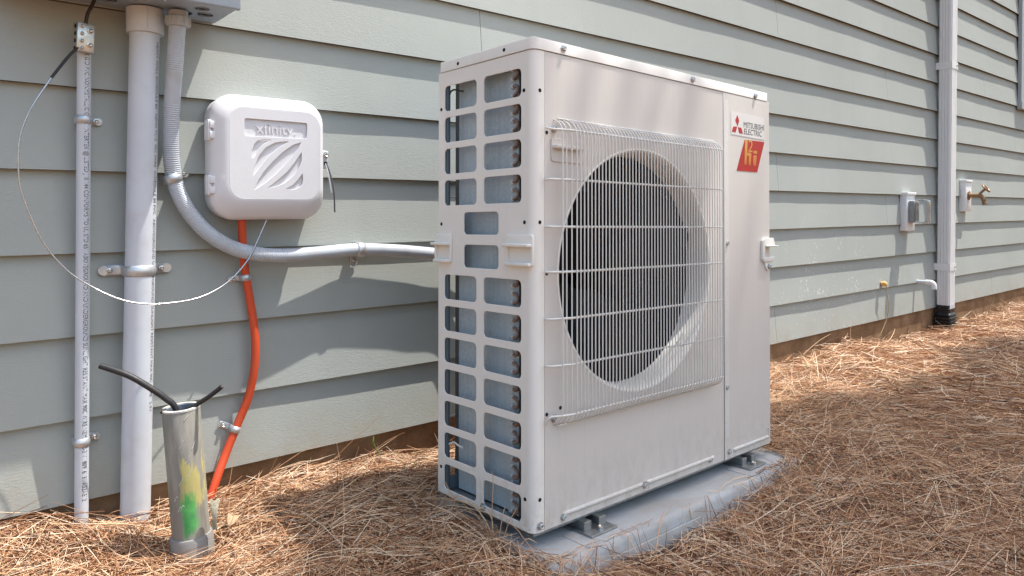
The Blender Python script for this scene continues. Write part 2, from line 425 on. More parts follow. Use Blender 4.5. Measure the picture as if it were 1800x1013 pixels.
# ------------------------------------------------------------------ unseen pines, added and shaped to shade the straw and the unit's front
def pine(x, y, ztop, zlow, rad, seed, label):
    r2 = np.random.default_rng(seed); t = empty('shade_pine', (x, y, -.11)); tag(t, label, 'tree', 'unseen pines added for shade')
    pts = [(.06*math.sin(i*1.1+seed), .06*math.cos(i*.9+seed), -.1 + (ztop-.3)*i/9) for i in range(10)]
    tube('trunk', pts, [.19*(1-i/10)+.03 for i in range(10)], M_BARK, t, 10)
    nb, v, f, tint = 40, [], [], []
    bv, bf = [], []
    for i in range(nb):
        u = (i+.5)/nb; zb_ = zlow + (ztop-zlow)*u; a = i*2.399 + r2.uniform(-.3, .3)
        rr = (.2 - y - (zb_ + .3)/5.4 - .12)*r2.uniform(.9, 1.0)      # crown edge set along the wanted shade line, narrowing upwards
        tip = np.array((1.5*rr*math.cos(a), rr*math.sin(a), zb_ + .35*rr*r2.uniform(.2, .7)))
        base = np.array((0, 0, zb_-.2))
        vv, f2 = tube_data([base, (base+tip)/2 + (0, 0, .1), tip], [.045, .03, .012], 5); o_ = len(bv); bv += vv; bf += [tuple(o_+k for k in ff_) for ff_ in f2]
        m = 300
        s = r2.uniform(.25, 1.02, m)**.8; cpos = base + (tip-base)*s[:, None] + np.clip(r2.normal(0, .14, (m, 3)), -.25, .25)
        for c_ in cpos:
            d = r2.normal(0, 1, 3); d /= np.linalg.norm(d); e = np.cross(d, r2.normal(0, 1, 3)); e /= np.linalg.norm(e)
            L, Wd = r2.uniform(.13, .22), r2.uniform(.05, .085); k = len(v)
            v += [c_-d*L, c_-e*Wd, c_+d*L, c_+e*Wd]; f.append((k, k+1, k+2, k+3)); tint += [r2.uniform(0, 1)]*4
    mesh('branches', bv, bf, M_BARK, t)
    o = mesh('crown', v, f, M_NEEDLE, t)
    at = o.data.attributes.new('tint', 'FLOAT', 'POINT'); at.data.foreach_set('value', tint)
labs = ('unseen slender pine nearest the camera, added to shade the straw before the unit', 'second unseen slender pine of the row added for shade', 'third unseen slender pine of the row added for shade',
        'fourth unseen slender pine of the row added for shade', 'fifth unseen slender pine of the row added for shade', 'farthest unseen slender pine of the row added for shade')
for i, lab in enumerate(labs): pine(3.2+2.05*i, -2.45-.05*(i % 2), 11.8, 8.3, 1.0, 31+i, lab)

# ------------------------------------------------------------------ heat pump (its own frame: X along the front, Y to the wall, Z up)
HP = empty('heat_pump', (0, 0, 0)); HP.rotation_euler = (-0.0212, 0.0188, 0.0329)
tag(HP, 'off-white outdoor heat pump with a round fan behind a wire grille', 'heat pump')
UW, UD, UH, LIDZ = .95, .33, 1.0206, .9955
def screw(parent, pos, nrm, r=.0058, name='screw', m=None):
    m = m or M_SCREW
    v, f = lathe_data([(r*1.5, 0), (r*1.5, .0012), (r, .0016), (r, .0058), (r*.72, .0066), (r*.45, .0056), (.0004, .0054)], 6 if r > .004 else 8, pos, nrm)
    o = mesh(name, v, f, m, parent); return o
def hole(parent, pos, nrm, r=.0034):
    v, f = lathe_data([(r*1.25, 0), (r*1.2, .0006), (r*.8, .0007), (.0003, .0005)], 10, pos, nrm)
    return mesh('screw_hole', v, f, M_HOLE, parent)
# left side panel with its cut-outs; (a,b) = (Y,Z)
rowsT = [(.9600-.0743*i-.0590, .9600-.0743*i) for i in range(4)]
rowsB = [(.5160-.0741*i-.0575, .5160-.0741*i) for i in range(7)]
holes = []
for z0, z1 in rowsT + rowsB:
    holes.append(rrect(.186, z0, .306, z1, .011)); holes.append(rrect(.0375, z0+.0005, .161, z1+.0005, .011))
for z0, z1 in ((.6105, .661), (.5355, .5875)): holes.append(rrect(.110, z0, .232, z1, .010))
CR = .018
outer = [(CR+.001, 0), (UD, 0), (UD, LIDZ-.0015), (CR+.001, LIDZ-.0015)]
me = plate_mesh([outer]+holes, .0032, .0010)
xform(me, lambda c: Vector((.0016 - c.z, c.x, c.y)))
bm = bmesh.new(); bm.from_mesh(me)
v, nseg = [], 10                                           # rounded front corner and the return onto the front
prof = [(0.0, CR+.0015)] + [(CR-CR*math.cos(R(90*k/nseg)), CR-CR*math.sin(R(90*k/nseg))) for k in range(nseg+1)] + [(.0312, 0)]
ring = []
for x, y in prof: ring.append((bm.verts.new((x, y, 0)), bm.verts.new((x, y, LIDZ-.0015))))
for (a, b), (c, d) in zip(ring[:-1], ring[1:]): bm.faces.new((a, c, d, b))
back = [bm.verts.new((.0312, .004, 0)), bm.verts.new((.0312, .004, LIDZ-.0015))]
bm.faces.new((ring[-1][0], back[0], back[1], ring[-1][1]))
bmesh.ops.recalc_face_normals(bm, faces=bm.faces)
side = from_bm('side_panel', bm, M_UNIT, HP, auto=16); bpy.data.meshes.remove(me)
# front panel with the fan opening and the narrow service panel
FCX, FCZ, FR = .355, .527, .283
me = plate_mesh([[(.0322, 0), (.7068, 0), (.7068, LIDZ-.0015), (.0322, LIDZ-.0015)], circ(FCX, FCZ, FR, 96)], .002, .0005)
xform(me, lambda c: Vector((c.x, c.z+.001, c.y)))
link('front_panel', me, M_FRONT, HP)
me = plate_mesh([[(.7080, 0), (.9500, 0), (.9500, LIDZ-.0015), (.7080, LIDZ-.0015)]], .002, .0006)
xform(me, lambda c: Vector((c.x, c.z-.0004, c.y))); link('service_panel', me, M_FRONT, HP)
me = plate_mesh([rrect(.7090, .06, .7300, .975, .001, 1)], .0006); xform(me, lambda c: Vector((c.x, c.z-.0018, c.y)))
link('sealing_tape', me, plastic('old_clear_tape', (.72, .70, .67), .3, .08, .0004), HP)
box('back_panel', (.80, UD-.003, 0), (UW, UD, LIDZ-.002), M_UNIT, HP)
box('right_panel', (UW-.003, .0016, 0), (UW-.0005, UD-.0035, LIDZ-.002), M_UNIT, HP)
# lid
bm = bmesh.new(); lo = rrect(-.0022, -.0022, UW+.002, UD+.002, .019, 8)
L = []
for ins, z in ((0, LIDZ), (0, UH-.004), (.0012, UH-.0012), (.004, UH)):
    L.append([bm.verts.new((min(max(x, -.0022+ins), UW+.002-ins), min(max(y, -.0022+ins), UD+.002-ins), z)) for x, y in lo])
for r0, r1 in zip(L[:-1], L[1:]):
    for i in range(len(lo)): bm.faces.new((r0[i], r0[(i+1) % len(lo)], r1[(i+1) % len(lo)], r1[i]))
bm.faces.new(L[-1]); bm.faces.new(L[0][::-1])
bmesh.ops.remove_doubles(bm, verts=bm.verts, dist=1e-5); bmesh.ops.recalc_face_normals(bm, faces=bm.faces)
from_bm('lid', bm, M_UNIT, HP, auto=40)
# base pan and feet
box('base_pan', (.010, .010, -.012), (UW-.006, UD-.008, .008), M_BASE, HP, .003)
box('base_pan_rim', (.012, UD-.03, .008), (.20, UD-.012, .035), M_POST, HP, .002)
for fx in (.135, .775):
    ft = empty('foot_tmp'); bpy.data.objects.remove(ft)
    bm = bmesh.new()
    bm_box(bm, (fx, -.038, -.034), (fx+.085, UD+.04, -.029), .001)
    for yy in (-.012, UD-.03):
        v = [(fx+.006, yy, -.029), (fx+.030, yy, -.029), (fx+.024, yy, -.011), (fx+.012, yy, -.011)]
    bm_box(bm, (fx+.008, -.010, -.029), (fx+.030, UD+.0, -.011), .001)
    bm_box(bm, (fx+.055, -.010, -.029), (fx+.077, UD+.0, -.011), .001)
    fo = from_bm('foot', bm, M_BASE, HP)
    screw(fo, (fx+.043, -.024, -.029), (0, 0, 1), .007, 'bolt')
# coil, its end plate, return bends, corner post, guard wires at the back
box('coil_end_plate', (.030, .098, .012), (.0325, .288, .985), M_COIL, HP)
box('coil_end_flange', (.022, .068, .012), (.0245, .1015, .985), M_COIL, HP)
box('coil_end_edge', (.0245, .0990, .012), (.0300, .1015, .985), M_GALV, HP)
box('coil_fins', (.045, .2895, .012), (.93, .322, .985), M_FIN, HP)
box('coil_fins_return', (.033, .105, .012), (.064, .2885, .985), M_FIN, HP)
box('inner_bulkhead', (.712, .02, .012), (.716, .2885, .985), M_FIN, HP)
box('inner_screen', (.034, .030, .012), (.036, .097, .985), M_FIN, HP)
box('corner_post', (.004, .2970, .008), (.011, .3140, .985), M_POST, HP, .001)
bend_me = None
for i in range(26):
    z = .030 + i*.0371
    if bend_me is None:
        pts = [Vector((.024, .088, .0105)), Vector((.018, .080, .0105))] + [Vector((.0120, .073-.013*math.sin(R(a)), .0105*math.cos(R(a)))) for a in range(20, 161, 20)] + [Vector((.018, .080, -.0105)), Vector((.024, .088, -.0105))]
        v, f = tube_data(pts, .0034, 8); b = mesh('return_bend', v, f, M_COPPER, HP, True, (0, 0, z)); bend_me = b.data
        cv, cf = [], []
        for sg in (1, -1):
            a, bb = lathe_data([(.0068, 0), (.0064, .004), (.0048, .006)], 10, (.0225, .0865, sg*.0105), (-.6, -.8, 0)); o_ = len(cv); cv += a; cf += [tuple(o_+k for k in t_) for t_ in bb]
        col_ = mesh('collar', cv, cf, M_GALV, b); col_me = col_.data
    else:
        b = link('return_bend', bend_me, None, HP, loc=(0, 0, z)); link('collar', col_me, None, b)
for i in range(10):
    tube('guard_wire', [(.030+i*.085, UD+.004, .02), (.030+i*.085, UD+.004, .97)], .0019, M_WIRE, HP, 6)
for z in (.17, .36, .55, .70, .88): tube('guard_wire', [(.008, UD+.008, z), (.80, UD+.008, z)], .0019, M_WIRE, HP, 6)
for z in (.947, .12):
    tube('wire_hook', spline([(.012, .303, z-.006), (.006, .290, z), (.010, .281, z+.004), (.012, .268, z), (.014, .252, z-.003)], 5), .0022, M_WIRE if z < .5 else M_BLACK, HP, 6)
# fan ring, fan
lathe('bell_mouth', [(FR+.004, -.0006), (FR+.002, -.0016), (FR-.001, -.0012), (FR-.004, .004), (FR-.008, .014), (FR-.0105, .026), (FR-.0115, .060), (FR-.0085, .060), (FR-.0075, .026), (FR-.003, .012), (FR+.002, .0026)],
      M_UNIT, HP, 96, (FCX, 0, FCZ), (0, 1, 0), closed=True, auto=60)
fan = lathe('fan', [(.072, .098), (.078, .092), (.078, .050), (.070, .042), (.020, .038), (.018, .033), (.0005, .033)][::-1], M_FAN, HP, 32, (FCX, 0, FCZ), (0, 1, 0))
for b_ in range(3):
    v, f = [], []; nu, nv = 10, 14
    for i in range(nu+1):
        rr = .07 + (.264-.07)*i/nu; sw = .55*(i/nu)**1.6
        for j in range(nv+1):
            t = j/nv; a = R(120*b_+20) + sw + (t-.5)*(1.45-.25*i/nu)
            v.append((FCX + rr*math.cos(a), .070 + (t-.5)*(.075-.02*i/nu) + .010*math.sin(math.pi*t), FCZ + rr*math.sin(a)))
    for i in range(nu):
        for j in range(nv): k = i*(nv+1)+j; f.append((k, k+1, k+nv+2, k+nv+1))
    bl = mesh('blade', v, f, M_FAN, fan, True); md = bl.modifiers.new('th', 'SOLIDIFY'); md.thickness = .003
lathe('motor', [(.06, .11), (.06, .20), (.02, .205)], M_FAN, HP, 24, (FCX, 0, FCZ), (0, 1, 0))
box('motor_bracket', (FCX-.03, .20, .02), (FCX+.03, .215, .98), M_POST, HP)
# wire grille
GY_ = -.030
gl = UP_(988, 460, 1, GY_).x; gr = UP_(1269, 460, 1, GY_).x
gt = UP_(1110, 243, 1, GY_).z; gb = UP_(1110, 703, 1, GY_).z
zs = [gt] + [UP_(1000, y, 1, GY_).z for y in (316, 399, 478, 560, 642)] + [gb]
wr = .00155
GRL = tube('fan_grille', spline([(gl-.024, -.006, gt+.004), (gl-.022, -.018, gt), (gl, -.022, gt), (gl+.03, GY_, gt)], 4) + [Vector((gr-.02, GY_, gt)), Vector((gr+.004, GY_, gt))], .0026, M_WIRE, HP, 8)
for z in zs[1:]:
    last = z == zs[-1]
    tube('horizontal_wire', spline([(gl-.022, -.004, z-(.018 if last else 0)), (gl-.020, -.016, z), (gl, -.022, z), (gl+.03, GY_, z)], 4) + [Vector((gr-.02, GY_, z)), Vector((gr+.004, GY_, z))], .0026, M_WIRE, GRL, 8)
tube('rear_wire', [(gl+.012, -.004, gt+.026), (gr, -.004, gt+.026)], .0018, M_WIRE, GRL, 8)
tube('rear_wire', [(gl+.012, -.004, gb-.026), (gr, -.004, gb-.026)], .0018, M_WIRE, GRL, 8)
nw = 52; vpts = [(0, 0, gt+.026), (0, GY_+.010, gt+.016), (0, GY_-.001, gt+.006), (0, GY_-.0045, gt-.012), (0, GY_-.0045, gb+.012), (0, GY_-.001, gb-.006), (0, GY_+.010, gb-.016), (0, 0, gb-.026)]
vpts = [(x, y-.0 if 1 < i < 6 else y-.003, z) for i, (x, y, z) in enumerate(vpts)]
v, f = tube_data(vpts, wr, 6); wire_me = None
for i in range(nw):
    x = gl + .006 + (gr-gl-.010)*i/(nw-1)
    yo = .008 if i < 2 else (.004 if i == 2 else 0)
    if wire_me is None:
        o = mesh('vertical_wire', v, f, M_WIRE, GRL, True, (x, yo, 0)); wire_me = o.data
    else: o = link('vertical_wire', wire_me, None, GRL, loc=(x, yo, 0))
# handles
def handle(y0, y1, z0, z1, x=-.001):
    h = None
    me = plate_mesh([rrect(y0, z0, y1, z1, .006, 3), rrect(y0+.007, z0+.009, y1-.007, z1-.022, .003, 2)], .006, .0015)
    xform(me, lambda c: Vector((x-.003-c.z, c.x, c.y))); h = link('handle', me, M_UNIT, HP); sharp(me, 30)
    box('lip', (x-.020, y0+.002, z1-.026), (x-.0045, y1-.002, z1-.019), M_UNIT, h, .002)
    box('recess', (x-.0005, y0+.005, z0+.006), (x+.0002, y1-.005, z1-.018), M_UNIT, h)
    box('ledge', (x-.014, y0+.004, z0+.0005), (x-.0045, y1-.004, z0+.008), M_UNIT, h, .002)
handle(-.004, .080, .5455, .612, -.0005)
handle(.274, .338, .544, .611, -.0005)
me = plate_mesh([rrect(.899, .528, .962, .597, .008, 3), rrect(.910, .542, .970, .573, .004, 2)], .008, .002)
me2 = plate_mesh([[(.899+.008, .528), (.958, .528), (.962, .542), (.912, .542), (.910, .544), (.910, .571), (.912, .573), (.966, .573), (.966, .582), (.958, .597), (.907, .597), (.899, .589), (.899, .536)]], .009, .002)
bpy.data.meshes.remove(me)
xform(me2, lambda c: Vector((c.x, c.z-.006, c.y))); hr = link('handle', me2, M_UNIT, HP); sharp(me2, 30)
box('lip', (.912, -.022, .5715), (.968, -.0045, .5755), M_UNIT, hr, .0015)
me = plate_mesh([[(.915, .527), (.955, .527), (.950, .512), (.940, .502), (.930, .502), (.920, .512)]], .005, .001)
xform(me, lambda c: Vector((c.x, c.z-.004, c.y))); link('lug', me, M_UNIT, hr)
screw(hr, (.936, -.0066, .514), (0, -1, 0), .0062)
# screws and screw holes
for x, y in ((990, 86), (1217, 140), (1327, 169)):
    p = UP_(x, y, 1, -.0022); screw(HP, (p.x, -.0022, p.z), (0, -1, 0), .0058)
for x, y in ((949, 925), (990, 909), (1133, 853), (1248, 808), (1281, 794), (973, 736), (973, 227), (1277, 428), (1277, 681)):
    p = UP_(x, y, 1, 0); screw(HP, (p.x, -.0005, p.z), (0, -1, 0), .0060)
p = UP_(849.5, 891, 0, 0); screw(HP, (0, p.y, p.z), (-1, 0, 0), .006)
for x, y in ((949, 159), (949, 391), (961, 233), (961, 481), (949, 879), (961, 729), (985, 717)):
    p = UP_(x, y, 1, 0); hole(HP, (p.x, 0.0, p.z), (0, -1, 0))
for x, y in ((921, 159), (776, 193), (922, 391), (776, 394), (923, 878), (775.5, 820)):
    p = UP_(x, y, 0, 0); hole(HP, (0, p.y, p.z), (-1, 0, 0))
for x, y in ((805, 112), (886, 88)):
    p = UP_(x, y, 0, -.0022); hole(HP, (-.0022, p.y, p.z), (-1, 0, 0))
# pressed ribs along the lower front
for x0, x1, yy in ((.085, .352, -.0005), (.372, .655, -.0005), (.748, .938, -.0018)):
    zr = .020
    tube('pressed_rib', [(x0, yy+.003, zr+.002), (x0+.004, yy, zr), (x1-.004, yy, zr), (x1, yy, zr+.002 if x1 < .9 else zr+.026)], [.002, .0048, .0048, .004], M_FRONT, HP, 8)
box('latch_shelf', (.052, -.016, .792), (.135, -.001, .800), M_FRONT, HP, .002)
me = plate_mesh([rrect(.050, .765, .150, .815, .006, 3)], .003, .001); xform(me, lambda c: Vector((c.x, c.z-.0015, c.y))); link('shelf_plate', me, M_FRONT, HP)
# badge: white plate, three diamonds, lettering; red slanted badge
def flat(name, loops, y, mat, parent, th=.0004):
    me = plate_mesh(loops, th); xform(me, lambda c: Vector((c.x, y+c.z, c.y))); return link(name, me, mat, parent)
def U2(x, y): p = UP_(x, y, 1, -.002); return (p.x, p.z)
bad = flat('brand_plate', [[U2(1285, 195.5), U2(1343, 208), U2(1343, 246.5), U2(1285, 236)]], -.0020, M_STICK, HP, .0006)
# zoom of the badge: photo px = 1240 + x/7.5, 120 + y/7.5
def Z(x, y): return U2(1240+x/7.5, 120+y/7.5)
for lp in ([(418, 618), (443, 692), (423, 768), (392, 686)], [(366, 768), (415, 772), (398, 846), (346, 836)], [(426, 778), (470, 786), (492, 864), (442, 856)]):
    flat('red_diamond', [[Z(*p_) for p_ in lp]], -.0026, M_RED, bad)
def put_text(body, pbl, pbr, ptl, mat, parent, y, name='lettering', th=.0002, squeeze=True):
    me = text_mesh(body, 1.0); xs_ = [v_.co.x for v_ in me.vertices]; ys_ = [v_.co.y for v_ in me.vertices]
    x0, x1, y0, y1 = min(xs_), max(xs_), 0.0, max(ys_)
    a, b, c_ = Vector(pbl), Vector(pbr), Vector(ptl)
    def fn(co):
        p_ = a + (b-a)*((co.x-x0)/(x1-x0)) + (c_-a)*((co.y-y0)/(y1-y0)); return Vector((p_[0], y, p_[1]))
    xform(me, fn); return link(name, me, mat, parent)
put_text('MITSUBISHI', Z(503, 781), Z(768, 826), Z(503, 706), M_INK, bad, -.0026)
put_text('ELECTRIC', Z(506, 868), Z(738, 906), Z(510, 795), M_INK, bad, -.0026)
red = flat('slanted_badge', [[U2(1309, 245.5), U2(1343.5, 250), U2(1331, 303), U2(1295, 300)]], -.0020, M_RED, HP, .0006)
def Zb(x, y): return U2(1260+x/2.979, 160+y/2.979)
for lp in ([(148, 256), (160, 257), (158, 326), (172, 322), (180, 330), (176, 391), (164, 389), (167, 340), (157, 340), (154, 388), (142, 386)], [(191, 337), (208, 339), (204, 394), (188, 392)], [(192, 313), (210, 315), (209, 330), (191, 328)]):
    flat('lettering', [[Zb(*p_) for p_ in lp]], -.0026, M_GOLD, red)
put_text('2', Zb(163, 318), Zb(186, 322), Zb(166, 256), M_GOLD, red, -.0027)

# ------------------------------------------------------------------ pad under the unit
PAD = empty('equipment_pad', (0, 0, 0)); PAD.rotation_euler = HP.rotation_euler
tag(PAD, 'grey plastic equipment pad under the heat pump, half buried in straw', 'pad')
bm = bmesh.new(); lo = rrect(-.016, -.082, 1.005, .405, .03, 5)
L = []
for ins, z in ((0, -.105), (.006, -.050), (.009, -.041), (.016, -.0365), (.030, -.0360)):
    cx, cy = .485, .16
    L.append([bm.verts.new((x - math.copysign(min(ins, abs(x-cx)), x-cx), y - math.copysign(min(ins, abs(y-cy)), y-cy), z)) for x, y in lo])
n_ = len(lo)
for r0, r1 in zip(L[:-1], L[1:]):
    for i in range(n_): bm.faces.new((r0[i], r0[(i+1) % n_], r1[(i+1) % n_], r1[i]))
bm.faces.new(L[-1]); bm.faces.new(L[0][::-1]); bmesh.ops.recalc_face_normals(bm, faces=bm.faces)
from_bm('slab', bm, M_PAD, PAD, auto=45)
for fx in (.10, .74):
    me = plate_mesh([rrect(fx, -.062, fx+.155, .02, .012, 4)], .004, .001); xform(me, lambda c: Vector((c.x, c.y, c.z-.0362))); link('raised_boss', me, M_PAD, PAD)
box('front_rib', (.02, -.0845, -.10), (.47, -.0805, -.062), M_PAD, PAD, .0015)
box('front_rib', (.60, -.0845, -.10), (.94, -.0805, -.062), M_PAD, PAD, .0015)

# ------------------------------------------------------------------ electrical box at the top left
EX0, EX1, EP = -.845, -.407, .171
EZ0, EZ1 = 1.101, 1.86
EB = empty('electrical_box', (EX0, WALLY, EZ0)); tag(EB, 'blue-grey steel electrical box above the two grey pipes, bottom edge showing', 'electrical box')
EW = EX1-EX0
box('case', (0, -EP+.012, .004), (EW, -.001, EZ1-EZ0), M_BOXM, EB, .003)
box('front_cover', (-.002, -EP, 0), (EW+.003, -EP+.0118, EZ1-EZ0+.004), M_BOXM, EB, .004, 3)
for i, (kx, ky, kr) in enumerate(((.05, .11, .022), (.115, .055, .026), (.20, .06, .020), (.35, .055, .022), (.395, .07, .018), (.375, .115, .016), (.15, .12, .014))):
    for rr in (kr, kr*.62):
        v, f = lathe_data([(rr, 0), (rr, .0012), (rr-.0016, .0012), (rr-.0016, 0)], 24, (kx, -ky, .004), (0, 0, -1)); mesh('knockout', v, f, M_BOXM, EB)
screw(EB, (.29, -.15, .004), (0, 0, -1), .004)

# ------------------------------------------------------------------ rigid grey pipes with printed lines
def wrap_text(parent, body, cx, cy, r, ztop, zbot, phi_deg, size, height=None):
    me = text_mesh(body, size); xs_ = max(v_.co.x for v_ in me.vertices); k = (ztop-zbot)/xs_
    ph = R(phi_deg)
    def fn(c):
        a = ph + c.y/r; zz_ = ztop - c.x*k
        X_, Y_ = PIPE(zz_)
        return Vector((X_ + (r+.0003)*math.sin(a), Y_ - (r+.0003)*math.cos(a), zz_))
    PIPE = lambda z_: (cx(z_), cy(z_))
    xform(me, fn); return link('printed_line', me, M_INK, parent)
def line(p0, p1):
    return (lambda z_: p0.x + (p1.x-p0.x)*(z_-p0.z)/(p1.z-p0.z)), (lambda z_: p0.y + (p1.y-p0.y)*(z_-p0.z)/(p1.z-p0.z))
# wide pipe
r2_ = .0302
a = WP(255, 25, .036); a.z = EZ0+.003; b = WP(236, 908, .036); b.z -= .09
BP = empty('grey_pipe', (b.x, b.y, b.z)); tag(BP, 'wide grey plastic pipe running down the wall from the electrical box', 'pipe')
BP_i = Matrix.Translation(-Vector(BP.location))
def under(o, root): o.parent = root; o.matrix_parent_inverse = Matrix.Translation(-Vector(root.location)); return o
under(tube('shaft', [a + (b-a)*t_/12 for t_ in range(13)], r2_, M_PVC, None, 40), BP)
cpl = lathe('coupling', [(r2_+.0002, -.055), (r2_+.0066, -.0545), (r2_+.0075, -.052), (r2_+.0075, -.001), (r2_+.006, .0)], M_PVC, None, 40, (a.x, a.y, a.z-.001), (0, 0, 1)); under(cpl, BP)
under(box('seam', (a.x-.004, a.y-r2_-.0084, a.z-.050), (a.x-.0035, a.y-r2_-.0060, a.z-.004), M_PVCD), BP)
fx_, fy_ = line(b, a)
under(wrap_text(None, 'HEAVY WALL SCHEDULE 80   NEMA TC-2  90C WIRE  SCHEDULE 80 PVC   ABOVEGROUND UNDERGROUND  SUNLIGHT RESISTANT MAX 90C WIRE   2 IN', fx_, fy_, r2_, 1.03, .22, 38, .0125), BP)
# thin pipe
r1_ = .0135
a1 = WP(148, 84, .022); b1 = WP(142, 912, .022); b1.z -= .08
TP = empty('grey_pipe', (b1.x, b1.y, b1.z)); tag(TP, 'thin pale grey plastic pipe with black print, leftmost on the wall', 'pipe')
under(tube('shaft', [a1 + (b1-a1)*t_/10 for t_ in range(11)], r1_, M_PVC, None, 24), TP)
fx_, fy_ = line(b1, a1)
zb_ = WP(145, 880, .03).z
under(wrap_text(None, 'RIGID PVC NONMETALLIC CO.  II INTERTEK @ LISTED J10/144 CONFORMS TO UL STD 651 ABOVEGROUND AND UNDERGROUND SUNLIGHT RESISTANT MAX 90C WIRE NEMA TC-2 V/180916/ 31 A52AE12', fx_, fy_, r1_, a1.z-.012, zb_, -4, .0135), TP)

# grounding block on the thin pipe
gp = WP(150, 66, .05); GBK = empty('grounding_block', (gp.x, gp.y, gp.z)); GBK.rotation_euler = (0, R(2.5), R(13))
tag(GBK, 'small nickel terminal block with screws atop the thin grey pipe', 'terminal block')
box('block', (-.017, -.004, -.031), (.0165, .018, .029), metal('nickel', (.66, .64, .61), .35), GBK, .0012)
for i in range(4):
    zz_ = .021 - i*.0152
    hole(GBK, (-.0172, .006, zz_), (-1, 0, 0), .0034)
    screw(GBK, (-.0085, -.0040, zz_), (0, -1, 0), .0030)
for zz_ in (.014, -.016): screw(GBK, (.0075, -.0040, zz_), (0, -1, 0), .0042)
# dark wire from the block up into the box
p0 = WP(150, 44, .050); p3 = WP(168, 3, .05); p3.z = EZ0+.01
dw = tube('dark_wire', spline([p0, p0+(p3-p0)*.35+Vector((-.002, 0, .002)), p0+(p3-p0)*.7, p3], 5), .0036, plastic('brown_cable', (.035, .018, .012), .5), None, 8)
tag(dw, 'short dark wire from the terminal block up into the electrical box', 'wire')
# loop of bare wire
LP = [(137, 84, .055), (120, 100, .06), (90, 137, .065), (55, 190, .07), (35, 245, .07), (32, 300, .07), (42, 350, .07), (72, 420, .07), (118, 475, .07), (165, 507, .075), (215, 527, .095), (262, 535, .105), (310, 532, .10), (355, 521, .085), (400, 497, .07), (432, 462, .06), (452, 425, .06), (468, 388, .055)]
gw = tube('ground_wire', [p_ + Vector((.0006*math.sin(i*.5), 0, .0006*math.sin(i*.37+1))) for i, p_ in enumerate(spline([WP(*p_) for p_ in LP], 6))], .0018, M_STEELW, None, 8)
tag(gw, 'long loop of bare silvery wire hanging across the two grey pipes', 'wire')
bi = tube('black_insulation', spline([WP(*p_) for p_ in LP[:3]], 6), .0030, M_BLACK, gw, 8)

# flexible conduit
FP = [(313, 20, .075), (311, 60, .075), (307, 120, .066), (302, 190, .050), (300, 250, .036), (306, 313, .026), (325, 362, .026), (360, 405, .030), (405, 434, .036), (455, 447, .042), (510, 449, .042), (570, 444, .034), (632, 439, .024), (700, 441, .026), (770, 447, .03)]
fp = [WP(*p_) for p_ in FP]; fp[0].z = EZ0 - .004
fp += [Vector((.36, .645, .515)), Vector((.50, .57, .485)), Vector((.60, .46, .46)), Vector((.64, .36, .455)), Vector((.645, .33, .455))]
sp = spline(fp, 34); FCO = tube('flexible_conduit', sp, [.0172 + (.0007 if i % 2 else -.0005) for i in range(len(sp))], M_FLEX, None, 16)
tag(FCO, 'ribbed grey flexible conduit curving from the electrical box to the heat pump', 'conduit')
ta = fp[0]; lathe('connector', [(.016, -.036), (.0235, -.034), (.025, -.030), (.025, -.014), (.022, -.012), (.020, -.010), (.020, .0)], M_PVCD, FCO, 14, (ta.x, ta.y, EZ0-.0005), (0, 0, 1))
for k in range(10):
    an = k*.628; 
    box('grip', (ta.x+.0255*math.cos(an)-.002, ta.y+.0255*math.sin(an)-.002, EZ0-.031), (ta.x+.0255*math.cos(an)+.002, ta.y+.0255*math.sin(an)+.002, EZ0-.014), M_PVCD, FCO, .0008)

# ------------------------------------------------------------------ straps: a band over the pipe and flat ears against the wall
def strap(c, axis, r, width, ears, label, ear_len=.028, lift=None, mat=None, dome=True):
    """c: pipe centre; axis: unit vector along the pipe in the wall plane; ears: list of +1/-1 sides."""
    mat = mat or M_GALV
    c = Vector(c); ax = Vector(axis).normalized(); sd = Vector((0, 1, 0)).cross(ax).normalized()
    root = empty('pipe_strap', c); tag(root, label, 'strap', 'metal pipe straps on the wall')
    th, rr = .0016, r + .0010; n = 18; st_ = WALLY - c.y + .004
    prof = []
    if -1 in ears: prof += [(-rr-ear_len, st_), (-rr-.004, st_)]
    else: prof += [(-rr-.0005, st_)]
    prof += [(-rr, st_-.003)] + [(-rr*math.cos(R(180*k/n)), -rr*math.sin(R(180*k/n))) for k in range(n+1)] + [(rr, st_-.003)]
    if 1 in ears: prof += [(rr+.004, st_), (rr+ear_len, st_)]
    else: prof += [(rr+.0005, st_)]
    v, f = [], []; m = len(prof)
    cols = [(-.5, 0), (-.28, 0), (-.2, .0012), (.2, .0012), (.28, 0), (.5, 0)]
    for wv, em in cols:
        for (s_, d_) in prof:
            inb = abs(s_) <= rr+.0002
            out = Vector((s_, d_)) ; L_ = max(out.length, 1e-6)
            e_ = em if (inb and d_ <= 0) else 0
            v.append(sd*(s_*(1+e_/L_)) + Vector((0, 1, 0))*(d_*(1+e_/L_) if d_ <= 0 else d_) + ax*(wv*width))
    for i in range(len(cols)-1):
        for j in range(m-1): f.append((i*m+j, i*m+j+1, (i+1)*m+j+1, (i+1)*m+j))
    o = mesh('band', v, f, mat, root); bm = bmesh.new(); bm.from_mesh(o.data); bmesh.ops.recalc_face_normals(bm, faces=bm.faces); bm.to_mesh(o.data); bm.free()
    sharp(o.data, 50); md = o.modifiers.new('th', 'SOLIDIFY'); md.thickness = th; md.offset = 1
    for e in ears:
        pos = sd*(e*(rr+.004+(ear_len-.004)*.55)) + Vector((0, st_-th, 0)); screw(root, pos, (0, -1, 0), .0042)
        me = plate_mesh([circ(0, 0, width*.44, 16)], .0016); M_ = Matrix((sd, ax, Vector((0, 1, 0)))).transposed()
        pc = sd*(e*(rr+ear_len-.003)) + Vector((0, st_-.0004, 0)); xform(me, lambda q_: pc + M_ @ q_); link('ear', me, mat, root)
def pipe_at(fx, fy, z): return Vector((fx(z), fy(z), z))
